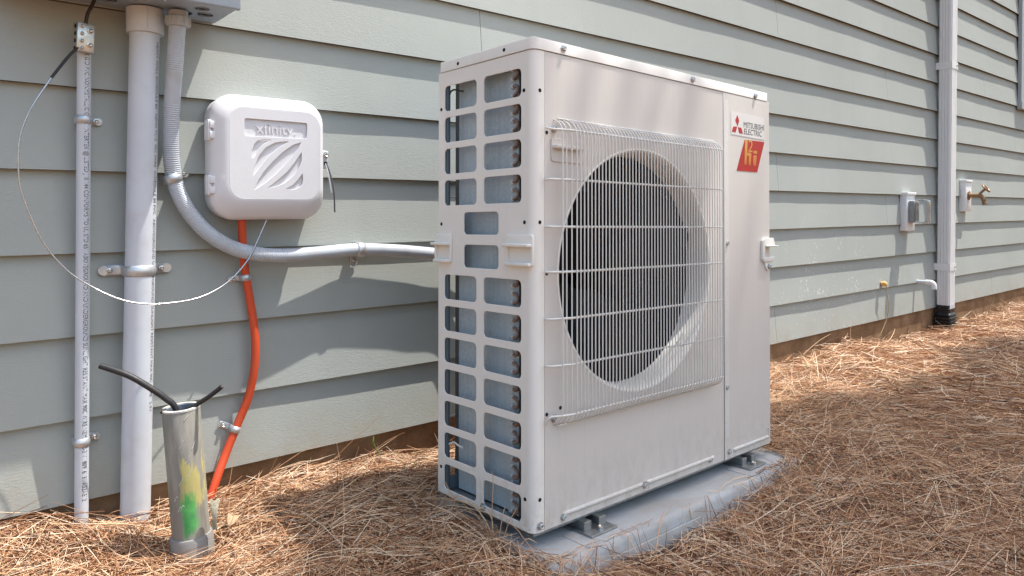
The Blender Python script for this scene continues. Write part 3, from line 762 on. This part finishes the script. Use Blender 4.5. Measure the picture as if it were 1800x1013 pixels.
fbx, fby = line(b, a); ftx, fty = line(b1, a1)
strap(pipe_at(ftx, fty, WP(148, 210, .03).z), (0, 0, 1), r1_, .018, [1], 'upper small metal strap on the thin grey pipe', .020)
strap(pipe_at(ftx, fty, WP(148, 778, .03).z), (0, 0, 1), r1_, .018, [1], 'lower small metal strap on the thin grey pipe', .020)
strap(pipe_at(fbx, fby, WP(246, 477, .06).z), (0, 0, 1), r2_, .024, [-1, 1], 'wide two-hole metal strap around the wide grey pipe', .036)
strap(WP(304, 313, .026), fp[5]-fp[6], .0180, .020, [1], 'metal strap holding the flexible conduit beside the white box', .020)
cdir = (fp[13]-fp[12]).normalized()
strap(WP(632, 439, .024), cdir, .0180, .022, [1], 'metal strap holding the flexible conduit left of the heat pump', .022)

# ------------------------------------------------------------------ orange tube
OP = [(425, 372, .040), (426, 420, .030), (430, 470, .020), (438, 520, .016), (446, 570, .018), (449, 612, .022), (446, 655, .024), (436, 700, .022), (418, 745, .020), (398, 795, .026), (378, 850, .045), (366, 890, .055)]
op = spline([WP(*p_) for p_ in OP] + [WP(366, 890, .055)+Vector((-.012, 0, -.06))], 8)
ot = tube('orange_conduit', op, .0098, M_ORANGE, None, 14); tag(ot, 'orange plastic tube from the white box down into the straw', 'conduit')
strap(WP(432, 488, .018), (op[23]-op[24]), .0098, .015, [-1], 'upper metal strap on the orange tube', .022)
strap(WP(414, 755, .021), (op[63]-op[65]), .0098, .015, [-1], 'lower metal strap on the orange tube', .022)

# ------------------------------------------------------------------ white utility box
bx0, bx1 = WP(371, 280, .06).x, WP(569, 280, .06).x; bz0, bz1 = WP(470, 386, .05).z, WP(470, 171, .06).z
UB = empty('utility_box', ((bx0+bx1)/2, WALLY, (bz0+bz1)/2)); tag(UB, 'white rounded plastic utility box with raised lettering on its cover', 'utility box')
hw, hh = (bx1-bx0)/2, (bz1-bz0)/2
def ring_loft(name, rings, mat, parent, n=10, cap=True):
    bm = bmesh.new(); L = []
    for l_, r_, t_, b_, rad, dep in rings:
        L.append([bm.verts.new((x, -dep, z)) for x, z in rrect(-hw+l_, -hh+b_, hw-r_, hh-t_, rad, n)])
    for r0, r1 in zip(L[:-1], L[1:]):
        for i in range(len(r0)): bm.faces.new((r0[i], r0[(i+1) % len(r0)], r1[(i+1) % len(r0)], r1[i]))
    if cap: bm.faces.new(L[0])
    bmesh.ops.recalc_face_normals(bm, faces=bm.faces)
    return from_bm(name, bm, mat, parent, auto=50)
ring_loft('base', [(.004, .004, .004, .004, .050, .000), (.003, .003, .003, .003, .052, .030), (.006, .006, .006, .006, .050, .036)], M_WHITE, UB)
ins = [(0, 0, 0, 0, .056, .0365), (0, 0, 0, 0, .056, .050), (.001, .001, .001, .001, .056, .056), (.006, .004, .006, .010, .054, .064), (.014, .008, .014, .022, .050, .072), (.022, .013, .022, .034, .044, .0785), (.030, .018, .029, .044, .038, .0815), (.034, .021, .032, .048, .036, .082)]
cov = ring_loft('cover', ins, M_WHITE, UB)
l_, r_, t_, b_, rad, dep = ins[-1]
def BZ(x, y): return ((x-505)*.000358-.011, -(y-.047*(x-505)-497)*.000343+.002)
slots = [[(390, 500), (392, 450), (405, 410), (430, 384), (470, 372), (525, 378), (495, 390), (462, 410), (430, 445), (404, 500)],
 [(400, 622), (408, 565), (435, 490), (485, 430), (545, 398), (600, 387), (642, 388), (615, 403), (560, 436), (500, 492), (450, 555)],
 [(405, 723), (430, 660), (470, 598), (530, 530), (600, 462), (670, 412), (727, 393), (708, 430), (670, 485), (610, 555), (545, 620), (480, 675)],
 [(495, 710), (560, 662), (630, 602), (680, 540), (731, 465), (732, 520), (712, 575), (670, 632), (610, 680), (555, 702)],
 [(618, 722), (665, 700), (705, 660), (737, 616), (741, 660), (735, 695), (705, 720), (660, 730)]]
pan = [BZ(*p_) for p_ in ((352, 233), (762, 233+20), (772, 262), (770, 352), (760, 366), (355, 352), (343, 340), (343, 243))]
me = plate_mesh([rrect(-hw+l_, -hh+b_, hw-r_, hh-t_, rad, 10), pan] + [[BZ(*p_) for p_ in s_] for s_ in slots], .0030, .0006)
xform(me, lambda c_: Vector((c_.x, -.0805 - c_.z, c_.y))); link('front_face', me, M_WHITE, cov)
me = plate_mesh([rrect(-hw+l_+.004, -hh+b_+.004, hw-r_-.004, hh-t_-.004, rad-.004, 6)], .001); xform(me, lambda c_: Vector((c_.x, -.0768 - c_.z, c_.y))); link('recess_floor', me, M_WHITE, cov)
me = text_mesh('xfinity.', 1.0, .012); xs_ = max(v_.co.x for v_ in me.vertices); y1_ = max(v_.co.y for v_ in me.vertices)
tl, tr_, tt = Vector(BZ(420, 332)), Vector(BZ(695, 345)), Vector(BZ(420, 258))
def ftx_(c_):
    p_ = tl + (tr_-tl)*(c_.x/xs_) + (tt-tl)*(c_.y/y1_); return Vector((p_[0], -.0774 - (c_.z+.012)*.085, p_[1]))
xform(me, ftx_); link('raised_lettering', me, M_WHITE, cov)
for y_a, y_b in ((240, 378), (612, 745)):
    z_a, z_b = BZ(108, y_b)[1], BZ(108, y_a)[1]
    zm = (z_a+z_b)/2
    hg = box('hinge', (-hw-.0075, -.062, z_a), (-hw+.0005, -.034, z_b), M_WHITE, UB, .0012)
    for zz_ in (zm+.012, zm-.012): box('hinge_arm', (-hw-.004, -.0655, zz_-.0085), (-hw+.022, -.060, zz_+.0085), M_WHITE, hg, .0012)
    box('hinge_pin', (-hw-.0095, -.056, zm-.020), (-hw-.0074, -.045, zm+.020), M_WHITE, hg, .0008)
lz = BZ(890, 500)[1]
lt = box('latch', (hw-.001, -.052, lz-.026), (hw+.018, -.042, lz+.020), plastic('grey_latch', (.52, .53, .55), .45), UB, .004)
screw(lt, (hw+.009, -.052, lz+.009), (0, -1, 0), .0055)
hole(lt, (hw+.009, -.0523, lz-.013), (0, -1, 0), .0045)
tie = tube('seal_wire', spline([(hw+.008, -.054, lz-.013), (hw+.013, -.060, lz-.04), (hw+.019, -.062, lz-.075), (hw+.022, -.060, lz-.088)], 4), .0022, M_WHITE2, UB, 8)
tube('seal_wire', spline([(hw+.009, -.055, lz-.012), (hw+.018, -.063, lz-.045), (hw+.026, -.064, lz-.09), (hw+.030, -.060, lz-.138)], 4), .0021, plastic('grey_wire', (.10, .10, .11), .5), UB, 8)

# ------------------------------------------------------------------ cut-off pipe in the foreground
sb = CAM + ray(340, 985)*((-.062-CAM.z)/ray(340, 985).z)
st_top = None
dd = (sb-CAM).length
v_ = ray(318, 716); tdep = (sb-CAM).dot(FW); st_top = CAM + v_*(tdep-.012)
axs = (st_top-sb); hgt = axs.length; axs.normalize()
STB = empty('pipe_stub', sb); tag(STB, 'cut-off grey pipe with green and yellow paint sticking out of the straw', 'pipe')
sx_ = (RT - axs*RT.dot(axs)).normalized(); STB.rotation_euler = Matrix((sx_, axs.cross(sx_), axs)).transposed().to_euler()
M_STUB = new_mat('painted_pvc', (.30, .30, .30), .72, spec=.25); q = N(M_STUB); c = q.coord(); X_, Y_, Z_ = q.sep(c)
n1 = q.noise(c, 28, 6, .7); n2 = q.noise(q.coord('Object', (1, 1, .25)), 60, 4, .65)
base_c = q.ramp(q.noise(q.coord('Object', (2, 2, .35)), 9, 5, .65), [(.34, (.38, .36, .315)), (.52, (.245, .23, .20)), (.68, (.42, .395, .345))])
def band(v_, a_, b_, c_, d_): return q.math('MULTIPLY', q.rng(v_, a_, b_, 0, 1), q.rng(v_, c_, d_, 1, 0))
n3 = q.noise(q.coord('Object', (1, 1, .16)), 75, 5, .7)
yel = q.math('MULTIPLY', band(Z_, hgt*.22, hgt*.42, hgt*.58, hgt*.86), band(X_, -.014, .012, .030, .06))
yel = q.rng(q.math('ADD', yel, q.math('MULTIPLY', q.math('SUBTRACT', n3, .5), 2.2)), .62, .80, 0, 1)
grn = q.math('MULTIPLY', band(Z_, hgt*.17, hgt*.27, hgt*.40, hgt*.52), band(X_, -.006, .010, .019, .034))
edge = q.math('MULTIPLY', band(Z_, hgt*.34, hgt*.40, hgt*.52, hgt*.58), q.rng(X_, -.0355, -.0325, 1, 0))
grn = q.math('MAXIMUM', grn, edge)
grn = q.rng(q.math('ADD', grn, q.math('ADD', q.math('MULTIPLY', q.math('SUBTRACT', n1, .5), 1.1), q.math('MULTIPLY', q.math('SUBTRACT', n3, .5), 2.4))), .24, .80, 0, .95)
cc = q.mix(q.math('MULTIPLY', yel, .75), base_c, (.55, .47, .15)); cc = q.mix(grn, cc, q.ramp(n1, [(.35, (.035, .27, .075)), (.65, (.12, .47, .13))]))
q.l(cc, q.b.inputs['Base Color']); q.bump(n1, .0008)
RS = .0362
v, f = lathe_data([(RS, -.10), (RS, hgt*.5), (RS, hgt-.002), (RS-.001, hgt), (RS-.0058, hgt-.001), (RS-.0065, hgt-.004), (RS-.0065, .02)], 36)
o = mesh('shaft', v, f[:-2], M_STUB, STB); sharp(o.data, 50)
M_RIM = plastic('cut_rim', (.62, .60, .56), .7, .15, .001)
rimv = []
lathe('cut_rim', [(RS+.0006, hgt-.003), (RS+.0008, hgt+.0006), (RS-.0065, hgt+.0008), (RS-.0068, hgt-.003)], M_RIM, STB, 36, closed=True)
M_INNER = plastic('pipe_inside', (.16, .20, .25), .6)
lathe('inner_wall', [(RS-.0072, .03), (RS-.0072, hgt-.002), (RS-.0067, hgt-.002), (RS-.0067, .03)], M_INNER, STB, 36, closed=True)
lathe('collar', [(RS+.0002, -.09), (RS+.0060, -.088), (RS+.0062, .050), (RS+.0035, .057), (RS+.0002, .058)], plastic('grey_collar', (.255, .245, .235), .55, .15, dirt=((.34, .29, .22), .5)), STB, 36)
for k in range(9):
    t0 = random.uniform(.25, .95)*hgt; ph = random.uniform(-1.9, -.6)
    pts = [((RS+.0003)*math.cos(ph+.25*s_), (RS+.0003)*math.sin(ph+.25*s_), t0+.018*s_*random.choice((.5, .9))) for s_ in (0, .33, .66, 1)]
    tube('scratch', pts, .0006, M_RIM, STB, 5)
# cables in the pipe: positions from the photograph at the pipe's distance
def SP(x, y, dd_=0.0): return CAM + ray(x, y)*(tdep-.012+dd_)
ct = [(lambda: [SP(312, 745, .0)-axs*.05, SP(310, 722, .0), SP(290, 700, -.01), SP(262, 681, -.02), SP(225, 660, -.03), SP(176, 643, -.035)], .0062, 'longer black cable end pointing left out of the cut-off pipe'),
      (lambda: [SP(318, 748, .0)-axs*.05, SP(322, 728, -.005), SP(345, 712, -.005), (SP(368, 697, -.005)), SP(390, 680, -.005)], .0048, 'black cable end pointing up right out of the cut-off pipe'),
      (lambda: [SP(314, 752, .0)-axs*.04, SP(310, 732, -.012), SP(298, 727, -.016), SP(283, 723, -.024)], .0048, 'short black cable stub resting on the rim of the cut-off pipe')]
for fn, rad, lab in ct:
    pts = spline(fn(), 6); o = tube('cable', pts, rad, M_BLACK, None, 10); tag(o, lab, 'cable', 'black cable ends in the cut-off pipe')
    d_ = (pts[-1]-pts[-2]).normalized(); lathe('core', [(rad*.45, 0), (rad*.4, .001)], M_COPPER, o, 8, pts[-1]-d_*.0002, d_)
# scrap of old tape hanging at the stub, dry leaf on the straw
tp = SP(376, 905, -.01)
bm = bmesh.new(); g_ = [[bm.verts.new(tp + RT*(x_*.026*(1-.35*z_)+.006*math.sin(z_*2.2+x_*5)-.010) + UP*(z_*.066-.036+.008*math.sin(x_*7+1)) + FW*(.012*math.sin(x_*4+z_*3))) for z_ in (0, .25, .5, .75, 1)] for x_ in (0, .33, .66, 1)]
for i in range(3):
    for j in range(4): bm.faces.new((g_[i][j], g_[i+1][j], g_[i+1][j+1], g_[i][j+1]))
o = from_bm('tape_scrap', bm, M_TAPE, None, True); md = o.modifiers.new('th', 'SOLIDIFY'); md.thickness = .0012; md2 = o.modifiers.new('s', 'SUBSURF'); md2.levels = 2; md2.render_levels = 2
tag(o, 'frayed scrap of old tape hanging beside the cut-off pipe', 'tape')

# ------------------------------------------------------------------ far end of the wall: outlet, elbow, downspout, hose tap, foam plug
def block(px0, px1, py0, py1, name, label, cat, dep=.03):
    """siding mount block from its outline in the photograph"""
    xa = WP(px0, (py0+py1)/2, dep).x; zb0, zt0 = WP((px0+px1)/2, py1, dep).z, WP((px0+px1)/2, py0, dep).z
    root = empty(name, (xa+.055, WALLY, (zb0+zt0)/2)); tag(root, label, cat); h_ = (zt0-zb0)/2
    return root, h_
OUT, h_ = block(1595, 1616, 340, 406, 'outlet_box', 'outdoor outlet with a clear bubble cover left of the downspout', 'outlet')
box('mount_block', (-.060, -.028, -h_), (.060, .012, h_), M_WHITE2, OUT, .004)
box('top_flashing', (-.064, -.034, h_-.012), (.064, .012, h_+.006), M_WHITE2, OUT, .002)
box('outlet_case', (-.038, -.060, -h_+.05), (.038, -.0285, h_-.045), M_GREYP, OUT, .005)
bm = bmesh.new(); bm_box(bm, (-.042, -.125, -h_+.045), (.042, -.0605, h_-.035), .018, 4)
cvr = from_bm('bubble_cover', bm, M_CLEAR, OUT, auto=40); md = cvr.modifiers.new('th', 'SOLIDIFY'); md.thickness = .0025
HB, h2 = block(1698, 1714, 318, 372, 'hose_tap', 'brass hose tap on a white block right of the downspout', 'tap')
box('mount_block', (-.055, -.028, -h2), (.055, .012, h2), M_WHITE2, HB, .004)
box('top_flashing', (-.058, -.034, h2-.012), (.058, .012, h2+.005), M_WHITE2, HB, .002)
lathe('flange', [(.030, 0), (.030, .005), (.014, .008), (.013, .03)], M_BRASS, HB, 16, (0, -.028, .004), (0, -1, 0))
tube('valve_body', spline([(0, -.05, .004), (0, -.075, .004), (0, -.095, .002), (0, -.112, -.012), (0, -.120, -.034)], 4), [.013]*8+[.015]*9, M_BRASS, HB, 12)
tube('stem', [(0, -.085, .006), (0, -.108, .030), (0, -.125, .045)], .008, M_BRASS, HB, 10)
hv = [(.021*math.cos(R(k*30)), .026*math.sin(R(k*30))) for k in range(12)]
Mh = frame_from((0, -.75, .66)); tube('handwheel', [Vector((0, -.130, .050)) + Mh @ Vector((a_*(1+.12*(i % 2)), b_*(1+.12*(i % 2)), 0)) for i, (a_, b_) in enumerate(hv + hv[:1])], .006, M_BRASS, HB, 8)
lathe('vacuum_breaker', [(.013, 0), (.016, .004), (.016, .022), (.012, .024)], M_BRASS, HB, 14, (0, -.121, -.036), (0, -.2, -1))
# elbow
e0 = WP(1627, 497, .02); e1 = WP(1641, 497, .09)
ELB = empty('drain_elbow', (e1.x, WALLY, e1.z)); tag(ELB, 'white plastic drain elbow poking out of the wall beside the downspout', 'pipe')
tube('stub', [(0, .012, 0), (0, -.06, 0)], .0107, M_PVC, ELB, 16)
tube('elbow', [(0, -.048, 0), (0, -.074, 0)] + [(0, -.074-.020*math.sin(R(a_)), -.020+.020*math.cos(R(a_))) for a_ in (30, 60, 90)] + [(0, -.094, -.040)], [.0145, .0145, .0145, .0145, .0145, .0150], M_WHITE2, ELB, 16)
# downspout
dl = WP(1650, 300, .012)
DX, DW_, DD = dl.x, .084, .066
DS = empty('downspout', (DX+DW_/2, WALLY, .0)); tag(DS, 'white fluted aluminium downspout running down the wall', 'downspout')
def ds_prof():
    P_ = []; n_ = 4; x0, x1, y0, y1 = -DW_/2, DW_/2, -.012-DD, -.012
    def side(a_, b_, nrm):
        a_, b_, nrm = Vector(a_), Vector(b_), Vector(nrm); out = []
        for i in range(n_):
            s0 = (i+.14)/n_; s1 = (i+.86)/n_
            out += [a_+(b_-a_)*(i/n_+.02), a_+(b_-a_)*s0+nrm*.0050, a_+(b_-a_)*s1+nrm*.0050, a_+(b_-a_)*((i+1)/n_-.02)]
        return out
    return side((x0, y0), (x1, y0), (0, -1)) + side((x1, y0), (x1, y1), (1, 0)) + side((x1, y1), (x0, y1), (0, 1)) + side((x0, y1), (x0, y0), (-1, 0))
dp = ds_prof(); bm = bmesh.new()
zlo = WP(1660, 541, .06).z; R0 = [bm.verts.new((p_.x, p_.y, zlo-.02)) for p_ in dp]; R1 = [bm.verts.new((p_.x, p_.y, 5.2)) for p_ in dp]
for i in range(len(dp)): bm.faces.new((R0[i], R0[(i+1) % len(dp)], R1[(i+1) % len(dp)], R1[i]))
bm.faces.new(R1); bmesh.ops.recalc_face_normals(bm, faces=bm.faces); from_bm('shaft', bm, M_ALU, DS)
for py_ in (113, 470):
    zz_ = WP(1662, py_, .06).z; s_ = .0075
    bm = bmesh.new()
    bm_box(bm, (-DW_/2-s_, -.012-DD-s_, zz_-.022), (DW_/2+s_, -.012-DD-s_+.0012, zz_+.022))
    bm_box(bm, (-DW_/2-s_, -.012-DD-s_+.0012, zz_-.022), (-DW_/2-s_+.0012, .008, zz_+.022))
    bm_box(bm, (DW_/2+s_-.0012, -.012-DD-s_+.0012, zz_-.022), (DW_/2+s_, .008, zz_+.022))
    so_ = from_bm('strap', bm, M_ALU, DS); screw(so_, (DW_/2-.012, -.012-DD-s_, zz_), (0, -1, 0), .005)
gzz = WP(1660, 577, .06).z
BO = empty('drain_boot', (DX+DW_/2, WALLY-.045, gzz-.03)); tag(BO, 'black ribbed drain boot at the foot of the downspout', 'drain')
o_z = BO.location.z; bm = bmesh.new()
def sq(hx, hy, z_): return [bm.verts.new((x_, y_, z_)) for x_, y_ in rrect(-hx, -hy, hx, hy, .012, 3)]
mid = (zlo+gzz)/2 - o_z; top = zlo - o_z + .012
prof = [(.050, .042, top), (.050, .042, top-.02), (.054, .046, top-.022), (.054, .046, top-.03), (.050, .042, top-.033), (.050, .042, mid+.03), (.058, .050, mid+.02), (.060, .052, mid+.012)]
for k in range(4):
    z_ = mid + .006 - k*.022; prof += [(.054, .046, z_), (.063, .055, z_-.005), (.063, .055, z_-.014), (.054, .046, z_-.018)]
prof.append((.054, .046, -.09)); Ls = [sq(a_, b_*.9, z_) for a_, b_, z_ in prof]
for r0, r1 in zip(Ls[:-1], Ls[1:]):
    for i in range(len(r0)): bm.faces.new((r0[i], r0[(i+1) % len(r0)], r1[(i+1) % len(r0)], r1[i]))
bmesh.ops.recalc_face_normals(bm, faces=bm.faces); from_bm('ribbed_sleeve', bm, M_BOOT, BO)
# foam plug with a string
fpz = WP(1554, 499, .012); FM = empty('foam_plug', fpz); tag(FM, 'yellow blob of foam with a hanging string on the wall', 'foam')
bm = bmesh.new(); bmesh.ops.create_icosphere(bm, subdivisions=3, radius=.019)
for v_ in bm.verts: v_.co = v_.co*(1+.35*mnoise.noise(v_.co*70)); v_.co.z *= .8; v_.co.y *= .9
from_bm('blob', bm, M_FOAM, FM, True)
tube('string', spline([(0, -.012, -.006), (.012, -.014, -.06), (.022, -.016, -.13), (.010, -.012, -.20), (-.05, .0, -.29)], 5), .0022, M_STRING, FM, 6)

# small weed by the foundation
wp_ = WP(668, 806, .04); WD = empty('weed', wp_); tag(WD, 'single green sprout growing in straw beside the foundation', 'plant')
tube('stem', spline([(0, 0, -.02), (-.004, 0, .01), (-.014, -.003, .03), (-.021, -.003, .047)], 4), [.0018]*5+[.0015]*8, M_GREEN, WD, 6)
tube('tip', spline([(-.021, -.003, .046), (-.0225, -.003, .056), (-.020, -.003, .068)], 4), [.0016, .002, .0027, .003, .0028, .0024, .0018, .0012, .0006], M_GREEN, WD, 6)

# ------------------------------------------------------------------ pine straw
URn = np.array([list(r_) for r_ in URT])
def px_of(P):
    d = P - np.array(CAM); z = d @ np.array(FW)
    return PPX + FPX*(d @ np.array(RT))/z, PPY - FPX*(d @ np.array(UP))/z, z
def flow(x, y):
    return 1.3*np.sin(2.3*x+1.1*y+.4) + 1.1*np.sin(-1.7*x+3.9*y+2) + .8*np.sin(5.1*x-4.3*y)
def needles(n, x0, x1, y0, y1, L0, L1, wid, sides, seed, dens_far=None):
    r = np.random.default_rng(seed)
    X = r.uniform(x0, x1, n); Y = r.uniform(y0, y1, n)
    P = np.stack([X, Y, gz(X, Y)], -1); u_, v_, dz = px_of(P)
    vis = (dz > .5) & (u_ > -260) & (u_ < 2060) & (v_ < 1250)
    keep = vis | (r.uniform(0, 1, n) < .12)
    X, Y, dz = X[keep], Y[keep], dz[keep]
    if dens_far:
        k2 = r.uniform(0, 1, len(X)) < np.clip(dens_far/np.maximum(dz, .1), .25, 1); X, Y = X[k2], Y[k2]
    # three needles share a base
    rep = 2; X = np.repeat(X, rep); Y = np.repeat(Y, rep); m = len(X)
    th = flow(X, Y) + np.repeat(r.normal(0, 1.15, m//rep), rep) + r.normal(0, .16, m)
    L = r.uniform(L0, L1, m)*r.choice([1, 1, .6, .35], m); curv = np.repeat(r.normal(0, 2.6, m//rep), rep) + r.normal(0, .8, m)
    h0 = .028*np.repeat(r.beta(1.6, 1.5, m//rep), rep) + r.uniform(0, .003, m)
    tilt = r.normal(.02, .10, m); up = r.uniform(0, 1, m) < .012; tilt[up] += r.uniform(.2, .65, up.sum())
    arch = r.normal(0, .05, m)
    ns = 4; pts = np.zeros((m, ns, 3))
    px, py = X.copy(), Y.copy(); a = th.copy()
    for i in range(ns):
        s = i/(ns-1)
        pts[:, i, 0], pts[:, i, 1] = px, py
        pts[:, i, 2] = gz(px, py) - .010 + h0 + np.maximum(tilt*L*s + arch*L*s*(1-s)*2, -.012)
        px = px + np.cos(a)*L/(ns-1); py = py + np.sin(a)*L/(ns-1); a = a + curv*L/(ns-1)
    # keep clear of wall, pad and unit
    bad = (pts[..., 1] > WALLY+.012).any(1)
    loc = pts @ URn.T
    inpad = (loc[..., 0] > -.012) & (loc[..., 0] < 1.0) & (loc[..., 1] > -.08) & (loc[..., 1] < .40)
    deep = (loc[..., 0] > .012) & (loc[..., 0] < .955) & (loc[..., 1] > -.045) & (loc[..., 1] < .34)
    bad |= deep.any(1)
    over = inpad.any(1); bad |= over & (r.uniform(0, 1, m) > np.where(loc[:, 0, 0] > .80, .60, np.where((loc[:, 0, 0] > .06) & (loc[:, 0, 0] < .72), .10, .30)))
    ontop = inpad & ~deep
    pts[..., 2] = np.where(ontop, np.maximum(pts[..., 2], -.031 + .004*h0[:, None]/.028 - .0188*loc[..., 0]), pts[..., 2])
    ds = np.hypot(pts[..., 0]-sb.x, pts[..., 1]-sb.y) < .045; bad |= ds.any(1)
    for bx_, by_, br_ in ((b.x, b.y, r2_+.004), (b1.x, b1.y, r1_+.003)): bad |= (np.hypot(pts[..., 0]-bx_, pts[..., 1]-by_) < br_).any(1)
    pts, m2 = pts[~bad], (~bad).sum()
    tint = np.clip(r.beta(.95, 1.05, m)[~bad], 0, 1)
    w_ = wid*r.uniform(.55, 1.3, m2)
    tg = np.gradient(pts, axis=1); tg /= np.linalg.norm(tg, axis=-1, keepdims=True)
    ref = r.normal(0, 1, (m2, 1, 3)); sd = np.cross(tg, ref); sd /= np.linalg.norm(sd, axis=-1, keepdims=True); nn = np.cross(tg, sd)
    prof = np.array([1, 1, .9, .45])[None, :, None]*w_[:, None, None]/2
    if sides == 2: offs = [(1, 0), (-1, 0)]
    else: offs = [(math.cos(k*2.0944), math.sin(k*2.0944)) for k in range(3)]
    V = np.stack([pts + (sd*c_ + nn*s_)*prof for c_, s_ in offs], 2)        # m2, ns, sides, 3
    k = sides; base = np.arange(m2)[:, None]*(ns*k)
    fl = []
    for i in range(ns-1):
        for j in range(1 if k == 2 else k):
            j2 = (j+1) % k; fl.append([i*k+j, i*k+j2, (i+1)*k+j2, (i+1)*k+j])
    F = (base[:, :, None] + np.array(fl)[None]).reshape(-1, 4)
    return V.reshape(-1, 3), F, np.repeat(tint, ns*k)
def bulk(name, V, F, T, mat):
    me = bpy.data.meshes.new(name); me.vertices.add(len(V)); me.vertices.foreach_set('co', V.astype(np.float32).ravel())
    me.loops.add(F.size); me.loops.foreach_set('vertex_index', F.astype(np.int32).ravel())
    me.polygons.add(len(F)); me.polygons.foreach_set('loop_start', np.arange(0, F.size, 4, dtype=np.int32)); me.polygons.foreach_set('loop_total', np.full(len(F), 4, np.int32))
    me.update(calc_edges=True); me.shade_smooth()
    at = me.attributes.new('tint', 'FLOAT', 'POINT'); at.data.foreach_set('value', T.astype(np.float32))
    return link(name, me, mat)
sets = [needles(56000, -1.3, 1.9, -.80, .695, .10, .21, .0017, 3, 3), needles(60000, 1.6, 7.5, -1.5, .695, .10, .20, .0022, 2, 4, 2.4), needles(6000, -3, 9, -3, .69, .1, .2, .0016, 2, 5)]
stray = [[(868, 960), (865, 940), (865, 900), (867, 846), (864, 828)], [(886, 945), (894, 920), (902, 905), (911, 890)], [(862, 950), (850, 913), (835, 892), (816, 876), (803, 873), (797, 890)],
         [(785, 869), (804, 879), (845, 892), (864, 911), (867, 950)], [(782, 846), (789, 860), (800, 879)], [(870, 955), (855, 918), (838, 893)], [(876, 955), (884, 905), (890, 888)], [(905, 975), (925, 948), (944, 955)]]
sv, sf, stt = [], [], []
for st_ in stray:
    pts_ = spline([UR @ UP_(x_, y_, 0, -.03) for x_, y_ in st_], 4); vv, ff2 = tube_data(pts_, [.0011]*(len(pts_)-3)+[.0009, .0007, .0004], 3, False)
    o_ = len(sv); sv += [tuple(p_) for p_ in vv]; sf += [tuple(o_+k for k in t_) for t_ in ff2]; stt += [random.uniform(.45, .8)]*len(vv)
sets.append((np.array(sv), np.array(sf), np.array(stt)))
off = 0; VV, FF_, TT = [], [], []
for V, F, T in sets: VV.append(V); FF_.append(F+off); TT.append(T); off += len(V)
stw = bulk('pine_straw', np.concatenate(VV), np.concatenate(FF_), np.concatenate(TT), M_STRAW)
tag(stw, 'loose brown pine straw mulch covering the ground', 'mulch', kind='stuff')
print('straw tris', 2*sum(len(F) for F in FF_))

# ------------------------------------------------------------------ small litter
def leaf(px_, py_, L_, ang, label):
    v_ = ray(px_, py_); t_ = (-.045-CAM.z)/v_.z; P_ = CAM + v_*t_; P_.z = float(gz(P_.x, P_.y)) + .024
    bm = bmesh.new(); n_ = 8; rows = []
    for i in range(n_+1):
        s_ = i/n_; w__ = .30*L_*math.sin(math.pi*min(s_*.93+.05, 1))**.8
        rows.append([bm.verts.new((L_*(s_-.5), k_*w__, .010*math.sin(s_*3.2)+abs(k_)*.006+.002*math.sin(9*s_+k_*4))) for k_ in (-1, -.5, 0, .5, 1)])
    for a_, b_ in zip(rows[:-1], rows[1:]):
        for k_ in range(4): bm.faces.new((a_[k_], b_[k_], b_[k_+1], a_[k_+1]))
    root = empty('dry_leaf', P_); root.rotation_euler = (R(25), R(-12), R(ang)); tag(root, label, 'leaf')
    o = from_bm('blade', bm, M_SCRAP, root, True); md = o.modifiers.new('th', 'SOLIDIFY'); md.thickness = .0006
    tube('leaf_stalk', [(-L_*.5, 0, .0), (-L_*.62, .002, .002), (-L_*.75, .006, .001)], .0009, M_SCRAP, root, 5)
leaf(405, 938, .040, 60, 'pale dry leaf lying on the straw right of the cut-off pipe')
leaf(1420, 648, .045, 15, 'pale dry leaf on the sunlit straw near the foundation')
